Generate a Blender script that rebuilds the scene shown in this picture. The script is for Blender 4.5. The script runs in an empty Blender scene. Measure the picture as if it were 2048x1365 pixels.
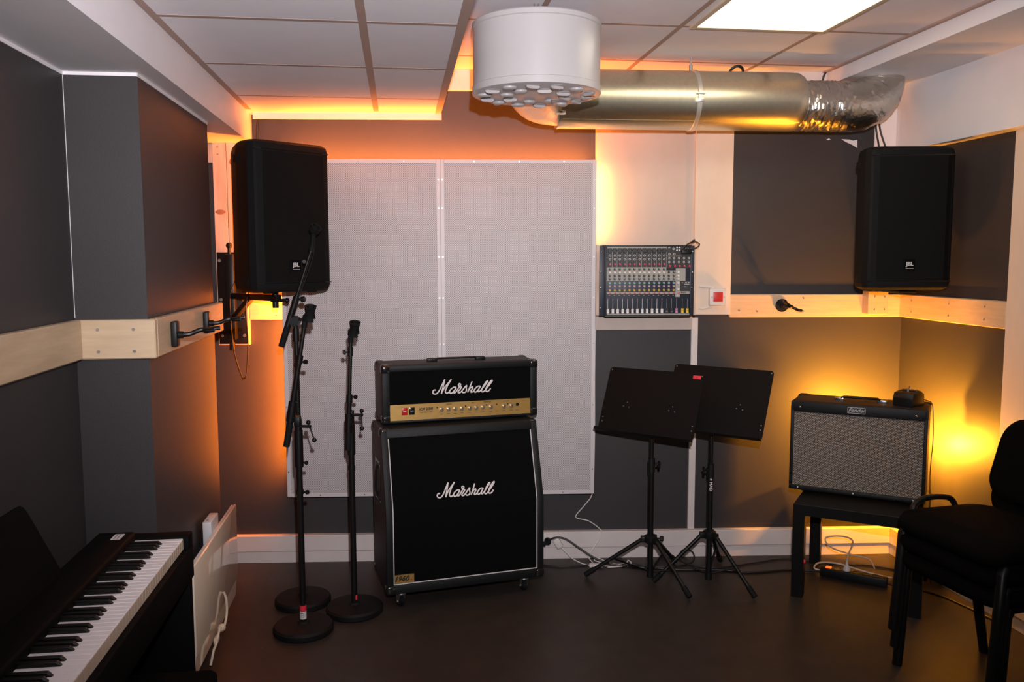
import bpy, bmesh, math, random
from mathutils import Vector, Matrix
random.seed(7)
PI = math.pi
R = math.radians
SC = bpy.context.scene
COL = SC.collection

# ------------------------------------------------------------------ materials
def sock(n, *names):
    for k in names:
        if k in n.inputs: return n.inputs[k]

def mat(name, color, rough=0.5, metal=0.0, spec=0.5, bump=0.0, bscale=200.0, var=0.0, vscale=6.0, stretch=None,
        emit=None, estr=0.0, coat=0.0, btype='noise', color2=None):
    m = bpy.data.materials.new(name); m.use_nodes = True
    nt = m.node_tree; b = nt.nodes['Principled BSDF']
    b.inputs['Base Color'].default_value = (*color, 1)
    b.inputs['Roughness'].default_value = rough
    b.inputs['Metallic'].default_value = metal
    sock(b, 'Specular IOR Level', 'Specular').default_value = spec
    if coat: sock(b, 'Coat Weight').default_value = coat
    tc = nt.nodes.new('ShaderNodeTexCoord')
    if var or color2:
        mp = nt.nodes.new('ShaderNodeMapping')
        if stretch: mp.inputs['Scale'].default_value = stretch
        nz = nt.nodes.new('ShaderNodeTexNoise'); nz.inputs['Scale'].default_value = vscale
        nz.inputs['Detail'].default_value = 6; nz.inputs['Roughness'].default_value = 0.6
        nt.links.new(tc.outputs['Object'], mp.inputs['Vector']); nt.links.new(mp.outputs['Vector'], nz.inputs['Vector'])
        rp = nt.nodes.new('ShaderNodeValToRGB')
        rp.color_ramp.elements[0].position = 0.32; rp.color_ramp.elements[1].position = 0.68
        c2 = color2 or color
        rp.color_ramp.elements[0].color = (*[c * (1 - var) for c in c2], 1)
        rp.color_ramp.elements[1].color = (*[min(1, c * (1 + var)) for c in color], 1)
        nt.links.new(nz.outputs['Fac'], rp.inputs['Fac']); nt.links.new(rp.outputs['Color'], b.inputs['Base Color'])
    if bump:
        if btype == 'voronoi':
            bz = nt.nodes.new('ShaderNodeTexVoronoi'); bz.inputs['Scale'].default_value = bscale; out = bz.outputs['Distance']
        else:
            bz = nt.nodes.new('ShaderNodeTexNoise'); bz.inputs['Scale'].default_value = bscale; bz.inputs['Detail'].default_value = 3
            out = bz.outputs['Fac']
        nt.links.new(tc.outputs['Object'], bz.inputs['Vector'])
        bp = nt.nodes.new('ShaderNodeBump'); bp.inputs['Strength'].default_value = bump; bp.inputs['Distance'].default_value = 0.004
        nt.links.new(out, bp.inputs['Height']); nt.links.new(bp.outputs['Normal'], b.inputs['Normal'])
    if emit:
        sock(b, 'Emission Color', 'Emission').default_value = (*emit, 1)
        b.inputs['Emission Strength'].default_value = estr
    return m

def math_node(nt, op, a, b=None, c=None):
    n = nt.nodes.new('ShaderNodeMath'); n.operation = op
    for i, v in enumerate((a, b, c)):
        if v is None: continue
        if isinstance(v, (int, float)): n.inputs[i].default_value = v
        else: nt.links.new(v, n.inputs[i])
    return n.outputs[0]

def perforated(name, base, hole, pitch, rad, spec=0.4, rough=0.45):
    """white sheet metal with staggered round holes, in the sheet's own x/z coordinates"""
    m = mat(name, base, rough=rough, spec=spec)
    nt = m.node_tree; b = nt.nodes['Principled BSDF']
    tc = nt.nodes.new('ShaderNodeTexCoord'); sp = nt.nodes.new('ShaderNodeSeparateXYZ')
    nt.links.new(tc.outputs['Object'], sp.inputs[0])
    def lattice(off):
        ds = []
        for ax in ('X', 'Z'):
            f = math_node(nt, 'MULTIPLY_ADD', sp.outputs[ax], 1 / pitch, off)
            f = math_node(nt, 'FRACT', f)
            f = math_node(nt, 'SUBTRACT', f, 0.5)
            ds.append(math_node(nt, 'MULTIPLY', f, f))
        return math_node(nt, 'SQRT', math_node(nt, 'ADD', *ds))
    d = math_node(nt, 'MINIMUM', lattice(100.0), lattice(100.5))
    k = math_node(nt, 'LESS_THAN', d, rad / pitch)
    mx = nt.nodes.new('ShaderNodeMix'); mx.data_type = 'RGBA'
    nt.links.new(k, mx.inputs[0])
    mx.inputs[6].default_value = (*base, 1); mx.inputs[7].default_value = (*hole, 1)
    nt.links.new(mx.outputs[2], b.inputs['Base Color'])
    return m

def weave(name, dark, light, bw, rh):
    m = mat(name, light, rough=0.75, spec=0.2)
    nt = m.node_tree; b = nt.nodes['Principled BSDF']
    tc = nt.nodes.new('ShaderNodeTexCoord'); sp = nt.nodes.new('ShaderNodeSeparateXYZ'); cb = nt.nodes.new('ShaderNodeCombineXYZ')
    nt.links.new(tc.outputs['Object'], sp.inputs[0])
    nt.links.new(sp.outputs['X'], cb.inputs['X']); nt.links.new(sp.outputs['Z'], cb.inputs['Y'])
    br = nt.nodes.new('ShaderNodeTexBrick')
    nt.links.new(cb.outputs[0], br.inputs['Vector'])
    br.inputs['Color1'].default_value = (*light, 1); br.inputs['Color2'].default_value = (*[c * 0.62 for c in light], 1)
    br.inputs['Mortar'].default_value = (*dark, 1)
    br.inputs['Scale'].default_value = 1.0; br.inputs['Mortar Size'].default_value = rh * 0.26
    br.inputs['Mortar Smooth'].default_value = 0.2
    br.inputs['Brick Width'].default_value = bw; br.inputs['Row Height'].default_value = rh
    br.offset = 0.5
    nt.links.new(br.outputs['Color'], b.inputs['Base Color'])
    return m

M = {}
M['wall'] = mat('charcoal_paint', (0.036, 0.0325, 0.0335), rough=0.5, spec=0.4, bump=0.12, bscale=260, var=0.05, vscale=3)
M['white'] = mat('white_paint', (0.80, 0.77, 0.79), rough=0.5, bump=0.06, bscale=180, var=0.02, vscale=4)
M['whiteboard'] = mat('white_board', (0.70, 0.63, 0.60), rough=0.5, var=0.05, vscale=5)
M['tile'] = mat('ceiling_tile', (0.88, 0.845, 0.88), rough=0.85, spec=0.1, bump=0.05, bscale=400, var=0.02)
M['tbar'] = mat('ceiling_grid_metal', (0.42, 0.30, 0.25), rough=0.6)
def specks(m, scale, lo, hi, col):
    nt = m.node_tree; b = nt.nodes['Principled BSDF']; src = b.inputs['Base Color'].links[0].from_socket
    tc = nt.nodes.new('ShaderNodeTexCoord'); nz = nt.nodes.new('ShaderNodeTexNoise'); nz.inputs['Scale'].default_value = scale; nz.inputs['Detail'].default_value = 2
    rp = nt.nodes.new('ShaderNodeValToRGB'); rp.color_ramp.elements[0].position = lo; rp.color_ramp.elements[1].position = hi
    mx = nt.nodes.new('ShaderNodeMix'); mx.data_type = 'RGBA'
    nt.links.new(tc.outputs['Object'], nz.inputs['Vector']); nt.links.new(nz.outputs['Fac'], rp.inputs['Fac']); nt.links.new(rp.outputs['Color'], mx.inputs[0])
    nt.links.new(src, mx.inputs[6]); mx.inputs[7].default_value = (*col, 1); nt.links.new(mx.outputs[2], b.inputs['Base Color'])
M['floor'] = mat('dark_vinyl', (0.034, 0.0265, 0.0225), rough=0.42, spec=0.3, bump=0.05, bscale=90, var=0.16, vscale=9)
specks(M['floor'], 42, 0.74, 0.80, (0.085, 0.070, 0.060))
M['ply'] = mat('pale_plywood', (0.58, 0.43, 0.28), rough=0.5, var=0.06, vscale=5, stretch=(1, 1, 9), color2=(0.54, 0.39, 0.25))
M['pine'] = mat('pine_board', (0.66, 0.50, 0.39), rough=0.55, var=0.10, vscale=5, stretch=(7, 7, 0.7), color2=(0.60, 0.40, 0.28))
M['palewood'] = mat('whitewashed_wood', (0.70, 0.58, 0.47), rough=0.55, var=0.05, vscale=3, stretch=(2, 2, 0.8))
M['paleboard'] = mat('pale_pink_board', (0.55, 0.455, 0.39), rough=0.55, var=0.05, vscale=3, stretch=(2, 2, 0.8))
M['knot'] = mat('pine_knot', (0.34, 0.14, 0.06), rough=0.6)
M['perf'] = perforated('perforated_white_steel', (0.62, 0.58, 0.585), (0.12, 0.10, 0.10), 0.0098, 0.0023)
M['panelframe'] = mat('white_steel', (0.62, 0.58, 0.585), rough=0.42)
M['tolex'] = mat('black_vinyl_covering', (0.0105, 0.0092, 0.0092), rough=0.5, spec=0.35, bump=0.5, bscale=330, btype='voronoi')
M['tolexgrey'] = mat('dark_slate_trim', (0.0075, 0.0080, 0.0083), rough=0.5, spec=0.25, bump=0.2, bscale=300, btype='voronoi')
M['grille'] = mat('black_grille_cloth', (0.0042, 0.0042, 0.0045), rough=0.95, spec=0.04, bump=0.3, bscale=900)
M['black'] = mat('black_plastic', (0.0070, 0.0070, 0.0070), rough=0.45, spec=0.3)
M['gloss'] = mat('glossy_black_plastic', (0.012, 0.011, 0.011), rough=0.18, spec=0.6)
M['blackmetal'] = mat('black_painted_metal', (0.0060, 0.0054, 0.0052), rough=0.38, spec=0.3)
M['deskmetal'] = mat('black_sheet_metal', (0.0042, 0.0034, 0.0030), rough=0.6, spec=0.12)
M['rubber'] = mat('black_rubber', (0.0075, 0.0075, 0.0075), rough=0.7, spec=0.15)
M['iron'] = mat('black_cast_iron', (0.0065, 0.0058, 0.0056), rough=0.6, spec=0.2, bump=0.25, bscale=240)
M['speaker'] = mat('black_speaker_shell', (0.0055, 0.0055, 0.0055), rough=0.62, spec=0.15, bump=0.3, bscale=420)
M['mesh'] = perforated('black_perforated_grille', (0.0060, 0.0062, 0.0062), (0.002, 0.002, 0.002), 0.011, 0.0028, 0.12, 0.7)
M['gold'] = mat('brushed_gold_panel', (0.40, 0.235, 0.062), rough=0.42, metal=0.45, var=0.12, vscale=40, stretch=(0.6, 1, 10))
M['goldknob'] = mat('brass_knob', (0.62, 0.50, 0.34), rough=0.28, metal=0.8)
M['chrome'] = mat('chrome', (0.62, 0.61, 0.60), rough=0.16, metal=1.0)
M['steel'] = mat('zinc_steel', (0.42, 0.41, 0.39), rough=0.35, metal=0.9)
M['clampsteel'] = mat('bright_zinc', (0.80, 0.77, 0.70), rough=0.42, metal=0.85)
M['galv'] = mat('galvanised_steel', (0.74, 0.69, 0.54), rough=0.36, metal=1.0, bump=0.02, bscale=30, var=0.05, vscale=50)
M['foil'] = mat('crinkled_foil', (0.66, 0.61, 0.54), rough=0.30, metal=1.0, bump=0.6, bscale=60)
M['logo'] = mat('white_logo_plastic', (0.72, 0.66, 0.64), rough=0.4)
M['piping'] = mat('white_piping', (0.62, 0.58, 0.57), rough=0.5)
M['silver'] = weave('silver_weave_cloth', (0.022, 0.016, 0.012), (0.50, 0.42, 0.35), 0.0125, 0.0062)
M['redlit'] = mat('red_switch', (0.36, 0.010, 0.010), rough=0.3, emit=(1, 0.03, 0.02), estr=0.08)
M['red'] = mat('red_plastic', (0.60, 0.03, 0.02), rough=0.4)
M['redtape'] = mat('red_sticker', (0.75, 0.03, 0.05), rough=0.5)
M['paper'] = mat('white_sticker', (0.66, 0.63, 0.62), rough=0.6)
M['ink'] = mat('black_print', (0.015, 0.012, 0.010), rough=0.6)
M['redink'] = mat('red_print', (0.45, 0.04, 0.02), rough=0.6)
M['greyprint'] = mat('light_grey_print', (0.36, 0.34, 0.30), rough=0.6)
M['silverprint'] = mat('silver_print', (0.55, 0.54, 0.53), rough=0.4)
M['mixerblue'] = mat('dark_blue_mixer_metal', (0.022, 0.026, 0.040), rough=0.45, spec=0.4)
M['mixergrey'] = mat('grey_mixer_band', (0.34, 0.32, 0.28), rough=0.55)
M['mixerblack'] = mat('near_black_mixer_metal', (0.022, 0.020, 0.020), rough=0.5)
M['knobdark'] = mat('charcoal_knob', (0.035, 0.032, 0.028), rough=0.5)
M['knobwhite'] = mat('white_knob', (0.75, 0.72, 0.68), rough=0.4)
M['knobred'] = mat('raspberry_knob', (0.50, 0.03, 0.07), rough=0.4)
M['knobteal'] = mat('pale_teal_knob', (0.30, 0.45, 0.44), rough=0.4)
M['knobmauve'] = mat('mauve_knob', (0.48, 0.33, 0.42), rough=0.4)
M['knobyellow'] = mat('yellow_knob', (0.65, 0.45, 0.07), rough=0.4)
M['faderpink'] = mat('pink_fader', (0.52, 0.22, 0.38), rough=0.4)
M['fadergold'] = mat('yellow_fader', (0.78, 0.52, 0.02), rough=0.4)
M['keywhite'] = mat('white_piano_key', (0.86, 0.80, 0.80), rough=0.3)
M['keyfront'] = mat('cream_key_front', (0.62, 0.50, 0.40), rough=0.45)
M['keyblack'] = mat('black_piano_key', (0.0045, 0.0040, 0.0040), rough=0.3, spec=0.3)
M['redfelt'] = mat('red_felt', (0.30, 0.01, 0.01), rough=0.9)
M['pianobody'] = mat('black_piano_body', (0.0042, 0.0042, 0.0040), rough=0.65, spec=0.05)
M['heater'] = mat('cream_enamel', (0.90, 0.76, 0.61), rough=0.10, spec=0.55, coat=0.6)
M['heateredge'] = mat('white_enamel_edge', (0.62, 0.60, 0.60), rough=0.35)
M['whiteplastic'] = mat('white_plastic', (0.72, 0.66, 0.62), rough=0.4)
M['creamplastic'] = mat('cream_cable', (0.66, 0.55, 0.42), rough=0.45)
M['cable'] = mat('black_cable', (0.010, 0.009, 0.008), rough=0.5)
M['fabric'] = mat('black_upholstery', (0.0040, 0.0036, 0.0032), rough=0.95, spec=0.04, bump=0.3, bscale=700)
M['chairmetal'] = mat('black_chair_tube', (0.0065, 0.0058, 0.0052), rough=0.4, spec=0.25)
M['table'] = mat('black_lacquer_board', (0.0055, 0.0050, 0.0046), rough=0.42, spec=0.2)
M['duct_white'] = mat('white_powdercoat', (0.50, 0.475, 0.475), rough=0.30, spec=0.5)
M['nozzle'] = mat('white_nozzle_plastic', (0.46, 0.43, 0.43), rough=0.4)
M['nozzleplate'] = mat('grey_nozzle_plate', (0.26, 0.22, 0.20), rough=0.5)
M['lamp'] = mat('lit_ceiling_diffuser', (0.9, 0.9, 0.88), rough=0.5, emit=(1.0, 0.90, 0.66), estr=6.5)
M['lampframe'] = mat('cream_lamp_frame', (0.66, 0.55, 0.40), rough=0.5)
M['led'] = mat('amber_led_rope', (0.9, 0.6, 0.3), rough=0.4, emit=(1.0, 0.40, 0.08), estr=14)
M['ledleft'] = mat('orange_led_rope', (0.9, 0.6, 0.3), rough=0.4, emit=(1.0, 0.205, 0.010), estr=115)
M['bulb'] = mat('amber_lamp_bulb', (0.9, 0.7, 0.3), rough=0.4, emit=(1.0, 0.36, 0.020), estr=3000)
M['bulbadded'] = mat('added_amber_bulb', (0.9, 0.7, 0.3), rough=0.4, emit=(1.0, 0.36, 0.020), estr=1700)  # for the added second bulb that broadens the corner glow
M['pilot'] = mat('lit_red_switch', (0.8, 0.1, 0.02), rough=0.3, emit=(1, 0.10, 0.01), estr=2.0)

# ------------------------------------------------------------------ mesh builder
class MB:
    def __init__(s):
        s.bm = bmesh.new(); s.mi = 0
    def _add(s, t, Mx=None):
        if Mx is not None: t.transform(Mx)
        for f in t.faces: f.material_index = s.mi
        me = bpy.data.meshes.new('t'); t.to_mesh(me); t.free()
        s.bm.from_mesh(me); bpy.data.meshes.remove(me)
        return s
    def box(s, x0, x1, y0, y1, z0, z1, bev=0.0, seg=2, Mx=None):
        t = bmesh.new(); bmesh.ops.create_cube(t, size=1)
        t.transform(Matrix.Translation(((x0 + x1) / 2, (y0 + y1) / 2, (z0 + z1) / 2)) @ Matrix.Diagonal((x1 - x0, y1 - y0, z1 - z0, 1)))
        if bev: bmesh.ops.bevel(t, geom=list(t.edges), offset=bev, segments=seg, affect='EDGES', profile=0.5)
        return s._add(t, Mx)
    def prism(s, poly, h0, h1, axis='z', bev=0.0, seg=2, Mx=None):
        """poly of 2D points; axis z: (x,y); axis y: (x,z); axis x: (y,z)"""
        def P(a, b, h): return {'z': (a, b, h), 'y': (a, h, b), 'x': (h, a, b)}[axis]
        t = bmesh.new()
        v0 = [t.verts.new(P(a, b, h0)) for a, b in poly]; v1 = [t.verts.new(P(a, b, h1)) for a, b in poly]
        n = len(poly); t.faces.new(v0); t.faces.new(v1)
        for i in range(n): t.faces.new((v0[i], v0[(i + 1) % n], v1[(i + 1) % n], v1[i]))
        bmesh.ops.recalc_face_normals(t, faces=t.faces)
        if bev:
            ed = [e for e in t.edges if len(e.link_faces) == 2 and e.calc_face_angle() > 0.6]
            bmesh.ops.bevel(t, geom=ed, offset=bev, segments=seg, affect='EDGES', profile=0.5)
        return s._add(t, Mx)
    def cyl(s, p0, p1, r0, r1=None, seg=20, bev=0.0):
        p0 = Vector(p0); p1 = Vector(p1); r1 = r0 if r1 is None else r1
        d = p1 - p0; t = bmesh.new()
        bmesh.ops.create_cone(t, cap_ends=True, segments=seg, radius1=r0, radius2=r1, depth=d.length)
        if bev:
            ed = [e for e in t.edges if len(e.link_faces) == 2 and e.calc_face_angle() > 1.0]
            bmesh.ops.bevel(t, geom=ed, offset=bev, segments=2, affect='EDGES')
        q = Vector((0, 0, 1)).rotation_difference(d.normalized()).to_matrix().to_4x4()
        return s._add(t, Matrix.Translation((p0 + p1) / 2) @ q)
    def sphere(s, c, r, scale=(1, 1, 1), seg=16, Mx=None):
        t = bmesh.new(); bmesh.ops.create_uvsphere(t, u_segments=seg, v_segments=max(8, seg // 2), radius=r)
        t.transform(Matrix.Translation(c) @ Matrix.Diagonal((*scale, 1)))
        return s._add(t, Mx)
    def tube(s, pts, r, seg=10, sub=0, flat=None, closed=False, Mx=None):
        pts = [Vector(p) for p in pts]
        if sub: pts = spline(pts, sub)
        t = bmesh.new(); rings = []; n = len(pts); up = None
        for i, p in enumerate(pts):
            d = (pts[min(i + 1, n - 1)] - pts[max(i - 1, 0)])
            if d.length < 1e-9: d = Vector((0, 0, 1))
            d.normalize()
            if flat is not None:
                b = Vector(flat).normalized(); a = d.cross(b)
                if a.length < 1e-6: a = d.orthogonal()
                a.normalize()
            else:
                if up is None: up = d.orthogonal().normalized()
                a = (up - d * up.dot(d))
                a = a.normalized() if a.length > 1e-6 else d.orthogonal().normalized()
                up = a; b = d.cross(a)
            rr = r[i] if isinstance(r, (list, tuple)) and len(r) == n else (r[0] if isinstance(r, (list, tuple)) else r)
            kb = 0.45 if flat is not None else 1.0
            rings.append([t.verts.new(p + a * (rr * math.cos(2 * PI * k / seg)) + b * (rr * kb * math.sin(2 * PI * k / seg))) for k in range(seg)])
        for i in range(n - 1):
            for k in range(seg):
                t.faces.new((rings[i][k], rings[i][(k + 1) % seg], rings[i + 1][(k + 1) % seg], rings[i + 1][k]))
        t.faces.new(rings[0][::-1]); t.faces.new(rings[-1])
        bmesh.ops.recalc_face_normals(t, faces=t.faces)
        return s._add(t, Mx)
    def lathe(s, prof, seg=32, Mx=None):
        t = bmesh.new(); rings = []
        for r, z in prof:
            rings.append([t.verts.new((max(r, 1e-5) * math.cos(2 * PI * k / seg), max(r, 1e-5) * math.sin(2 * PI * k / seg), z)) for k in range(seg)])
        for i in range(len(prof) - 1):
            for k in range(seg):
                t.faces.new((rings[i][k], rings[i][(k + 1) % seg], rings[i + 1][(k + 1) % seg], rings[i + 1][k]))
        t.faces.new(rings[0]); t.faces.new(rings[-1])
        bmesh.ops.recalc_face_normals(t, faces=t.faces)
        return s._add(t, Mx)
    def loft(s, sections, Mx=None):
        t = bmesh.new(); rings = [[t.verts.new(p) for p in sec] for sec in sections]; n = len(sections[0])
        for i in range(len(rings) - 1):
            for k in range(n): t.faces.new((rings[i][k], rings[i][(k + 1) % n], rings[i + 1][(k + 1) % n], rings[i + 1][k]))
        t.faces.new(rings[0]); t.faces.new(rings[-1])
        bmesh.ops.recalc_face_normals(t, faces=t.faces)
        return s._add(t, Mx)
    def text(s, body, size, Mx, shear=0.0, extrude=0.0004, bold=0.0):
        cu = bpy.data.curves.new('t', 'FONT'); cu.body = body; cu.size = size; cu.shear = shear; cu.extrude = extrude; cu.offset = bold
        cu.align_x = 'CENTER'; cu.align_y = 'CENTER'; cu.resolution_u = 3
        o = bpy.data.objects.new('t', cu); COL.objects.link(o)
        dg = bpy.context.evaluated_depsgraph_get(); me = bpy.data.meshes.new_from_object(o.evaluated_get(dg))
        t = bmesh.new(); t.from_mesh(me); bpy.data.objects.remove(o); bpy.data.curves.remove(cu); bpy.data.meshes.remove(me)
        return s._add(t, Mx @ Matrix.Rotation(R(90), 4, 'X'))
    def build(s, name, mats, parent=None, smooth=True, angle=35):
        me = bpy.data.meshes.new(name)
        s.bm.to_mesh(me); s.bm.free()
        for m in (mats if isinstance(mats, (list, tuple)) else [mats]): me.materials.append(m)
        if smooth and len(me.polygons):
            me.polygons.foreach_set('use_smooth', [True] * len(me.polygons))
            me.set_sharp_from_angle(angle=R(angle))
        o = bpy.data.objects.new(name, me); COL.objects.link(o)
        if parent: o.parent = parent
        return o

def spline(p, sub):
    out = []
    for i in range(len(p) - 1):
        a = p[max(i - 1, 0)]; b = p[i]; c = p[i + 1]; d = p[min(i + 2, len(p) - 1)]
        for k in range(sub):
            t = k / sub
            out.append(0.5 * ((2 * b) + (c - a) * t + (2 * a - 5 * b + 4 * c - d) * t * t + (3 * b - a - 3 * c + d) * t ** 3))
    out.append(p[-1]); return out

def rrect(w, h, r, n=5, cx=0, cy=0):
    pts = []
    for sx, sy, a0 in ((1, 1, 0), (-1, 1, 90), (-1, -1, 180), (1, -1, 270)):
        for k in range(n + 1):
            a = R(a0 + 90 * k / n)
            pts.append((cx + sx * (w / 2 - r) + r * math.cos(a), cy + sy * (h / 2 - r) + r * math.sin(a)))
    return pts

def tag(o, label, cat, group=None, kind=None):
    o['label'] = label; o['category'] = cat
    if group: o['group'] = group
    if kind: o['kind'] = kind
    return o
def thing(name, label, cat, loc=(0, 0, 0), rz=0.0, group=None):
    o = bpy.data.objects.new(name, None); COL.objects.link(o)
    o.empty_display_size = 0.05; o.location = loc; o.rotation_euler = (0, 0, rz)
    return tag(o, label, cat, group)
def struct(name, mb, m, label, **k):
    o = mb.build(name, m, **k); o['kind'] = 'structure'; o['label'] = label; o['category'] = name.split('_')[0]
    return o
def copy_tree(o, parent=None):
    c = o.copy(); COL.objects.link(c); c.parent = parent
    for ch in [x for x in list(bpy.data.objects) if x.parent == o]: copy_tree(ch, c)
    return c
def part_copy(o, loc, parent=None):
    c = o.copy(); COL.objects.link(c); c.parent = parent or o.parent; c.location = loc
    return c

T = Matrix.Translation
def RX(a): return Matrix.Rotation(R(a), 4, 'X')
def RY(a): return Matrix.Rotation(R(a), 4, 'Y')
def RZ(a): return Matrix.Rotation(R(a), 4, 'Z')

# ------------------------------------------------------------------ room
# world: back wall in the plane y = 0, floor z = 0.  The side walls and the ceiling grid run along a direction turned TH from y.
TH = 5.43
RM = RZ(TH)                                            # room frame (a across, b along the side walls) to world
def rm(a, b, z): return RM @ Vector((a, b, z))

mb = MB(); mb.box(-3.2, 4.2, -7.0, 0.3, -0.1, 0.0)
struct('floor', mb, M['floor'], 'dark brown vinyl floor of the rehearsal room', smooth=False)

mb = MB(); mb.box(-2.2, 3.0, 0.0, 0.12, 0.0, 2.9)
struct('wall_back', mb, M['wall'], 'charcoal painted back wall behind the white panels', smooth=False)
# right wall, in the room frame: its face passes through world (2.363, 0)
AR = 2.352
mb = MB(); mb.box(AR, AR + 0.12, -7.2, 0.2, 0.0, 2.9, Mx=RM)
struct('wall_right', mb, M['wall'], 'charcoal painted right wall lit by the yellow lamp', smooth=False)
AL = -1.53
mb = MB(); mb.box(AL - 0.12, AL, -7.2, 0.3, 0.0, 2.9, Mx=RM)
struct('wall_left', mb, M['wall'], 'charcoal painted left wall behind the piano', smooth=False)
AP = -1.2955
mb = MB(); mb.box(AL, AP, -1.66, -0.622, 0.0, 2.31, Mx=RM)
struct('wall_left_pillar', mb, M['wall'], 'charcoal wall block projecting from the left wall above the heater', smooth=False)
mb = MB(); mb.box(-3.2, 4.4, -6.95, -6.83, 0.0, 2.9)
struct('wall_front', mb, M['wall'], 'charcoal wall behind the camera', smooth=False)

# low ceiling (left) with its grid, its edge lip and its closing side
ZL = 2.465
mb = MB(); mb.box(-1.23, -0.215, -7.0, 0.20, ZL, ZL + 0.235, Mx=RM)
mb.bm.faces.ensure_lookup_table()
struct('ceiling_low', mb, M['tile'], 'lower white tiled ceiling on the left', smooth=False)
mb = MB()
for b in (0.225 - 0.67 * k for k in range(12)):
    if b > -0.1: continue
    mb.box(-1.21, -0.215, b - 0.012, b + 0.012, ZL - 0.0008, ZL, Mx=RM)
for a in (-0.553, -1.205):
    mb.box(a - 0.014, a + 0.014, -6.9, -0.06, ZL - 0.0009, ZL, Mx=RM)
mb.box(-0.245, -0.213, -7.0, -0.02, ZL - 0.003, ZL + 0.02, Mx=RM)
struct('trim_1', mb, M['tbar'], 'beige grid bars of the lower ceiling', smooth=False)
mb = MB(); mb.box(-1.20, -0.205, -0.066, -0.058, 2.431, 2.466, bev=0.001)
struct('trim_2', mb, M['whiteboard'], 'white trim strip along the lower ceiling at the back wall', smooth=False)

# high ceiling (right)
ZH = 2.70
mb = MB(); mb.box(-0.215, 2.45, -7.0, 0.25, ZH, ZH + 0.12, Mx=RM)
struct('ceiling_high', mb, M['tile'], 'higher white tiled ceiling on the right', smooth=False)
mb = MB()
for k in range(0, 10):
    b = -0.34 - 0.655 * k
    mb.box(-0.215, 1.86, b - 0.012, b + 0.012, ZH - 0.0008, ZH, Mx=RM)
for a in (0.145, 0.783, 1.423):
    mb.box(a - 0.012, a + 0.012, -6.9, 0.0, ZH - 0.0009, ZH, Mx=RM)
mb.box(1.845, 1.866, -6.9, -0.1, ZH - 0.008, ZH, Mx=RM)
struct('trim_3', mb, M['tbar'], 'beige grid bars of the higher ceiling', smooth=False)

# beams: left and right, white
mb = MB(); mb.box(AL, -1.218, -7.0, 0.2, 2.31, 2.52, Mx=RM)
struct('trim_4', mb, M['white'], 'white painted beam along the left wall', smooth=False)
mb = MB(); mb.box(1.866, AR, -7.0, 0.2, 2.625, 2.71, Mx=RM)
struct('trim_5', mb, M['white'], 'white painted beam along the right wall', smooth=False)
mb = MB(); mb.box(2.275, AR + 0.01, -7.0, 0.1, 2.272, 2.63, bev=0.004, Mx=RM)
struct('trim_6', mb, M['white'], 'white painted band at the top of the right wall', smooth=False)
# thin unpainted lines at the top of the dark paint on the left
mb = MB()
mb.box(AL, AL + 0.003, -7.0, -1.66, 2.298, 2.31, Mx=RM)
mb.box(AL, AP + 0.003, -1.663, -1.66, 2.299, 2.31, Mx=RM)
mb.box(AP, AP + 0.003, -1.663, -0.622, 2.298, 2.31, Mx=RM)
mb.box(AL, AL + 0.0016, -1.6612, -1.66, 1.5, 2.31, Mx=RM)
struct('trim_7', mb, M['white'], 'thin white paint line under the left beam', smooth=False)

# upper white and pale boards on the back wall
mb = MB(); mb.box(-0.22, 2.36, -0.03, 0.0, 2.592, 2.70, bev=0.003)
struct('trim_8', mb, M['whiteboard'], 'white board along the top of the back wall', smooth=False)
mb = MB(); mb.box(0.626, 1.170, -0.028, 0.0, 1.30, 2.592, bev=0.002)
struct('trim_9', mb, M['paleboard'], 'wide pale board on the back wall above the mixer', smooth=False)
mb = MB(); mb.box(1.170, 1.376, -0.045, 0.0, 1.384, 2.592, bev=0.002)
for x, z in ((1.356, 1.432),): mb.cyl((x, -0.047, z), (x, -0.044, z), 0.005)
struct('trim_10', mb, M['palewood'], 'narrow pale board on the back wall carrying the red switch', smooth=False)
mb = MB(); mb.box(2.168, 2.36, -0.008, 0.0, 2.20, 2.60)
mb.prism([(1.985, 2.345), (2.03, 2.343), (2.05, 2.337), (2.074, 2.342), (2.076, 2.297), (2.045, 2.315), (2.01, 2.330)], -0.001, 0.0, 'y')
mb.prism([(1.90, 2.343), (1.915, 2.349), (1.925, 2.343), (1.912, 2.339)], -0.001, 0.0, 'y')
struct('trim_11', mb, M['white'], 'bare white plaster corner and paint chips above the right loudspeaker', smooth=False)

# horizontal plywood rails
def rail(mb, Mx, x0, x1, y0, y1):
    mb.box(x0, x1, y0, y1, 1.366, 1.494, bev=0.004, seg=1, Mx=Mx)
def screws(mb, Mx, pts, y):
    for x, z in pts: mb.cyl(Mx @ Vector((x, y, z)), Mx @ Vector((x, y - 0.002, z)), 0.0045, seg=10)
mb = MB(); rail(mb, Matrix(), 1.376, 2.352, -0.03, 0.0)
mb.mi = 1; screws(mb, Matrix(), ((1.43, 1.405), (1.79, 1.473), (1.79, 1.40), (1.53, 1.40)), -0.03)
struct('trim_12', mb, [M['ply'], M['steel']], 'pale plywood rail on the right half of the back wall', smooth=False)
mb = MB(); mb.box(AR - 0.03, AR, -1.096, -0.196, 1.366, 1.494, bev=0.004, seg=1, Mx=RM)
mb.mi = 1
for b in (-0.36, -0.68, -0.95):
    for z in (1.40, 1.462): mb.cyl(rm(AR - 0.0322, b, z), rm(AR - 0.029, b, z), 0.005, seg=10)
struct('trim_13', mb, [M['ply'], M['steel']], 'pale plywood rail on the right wall', smooth=False)
mb = MB()
mb.box(AP, AP + 0.03, -1.66, -0.56, 1.362, 1.495, bev=0.004, seg=1, Mx=RM)
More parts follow.
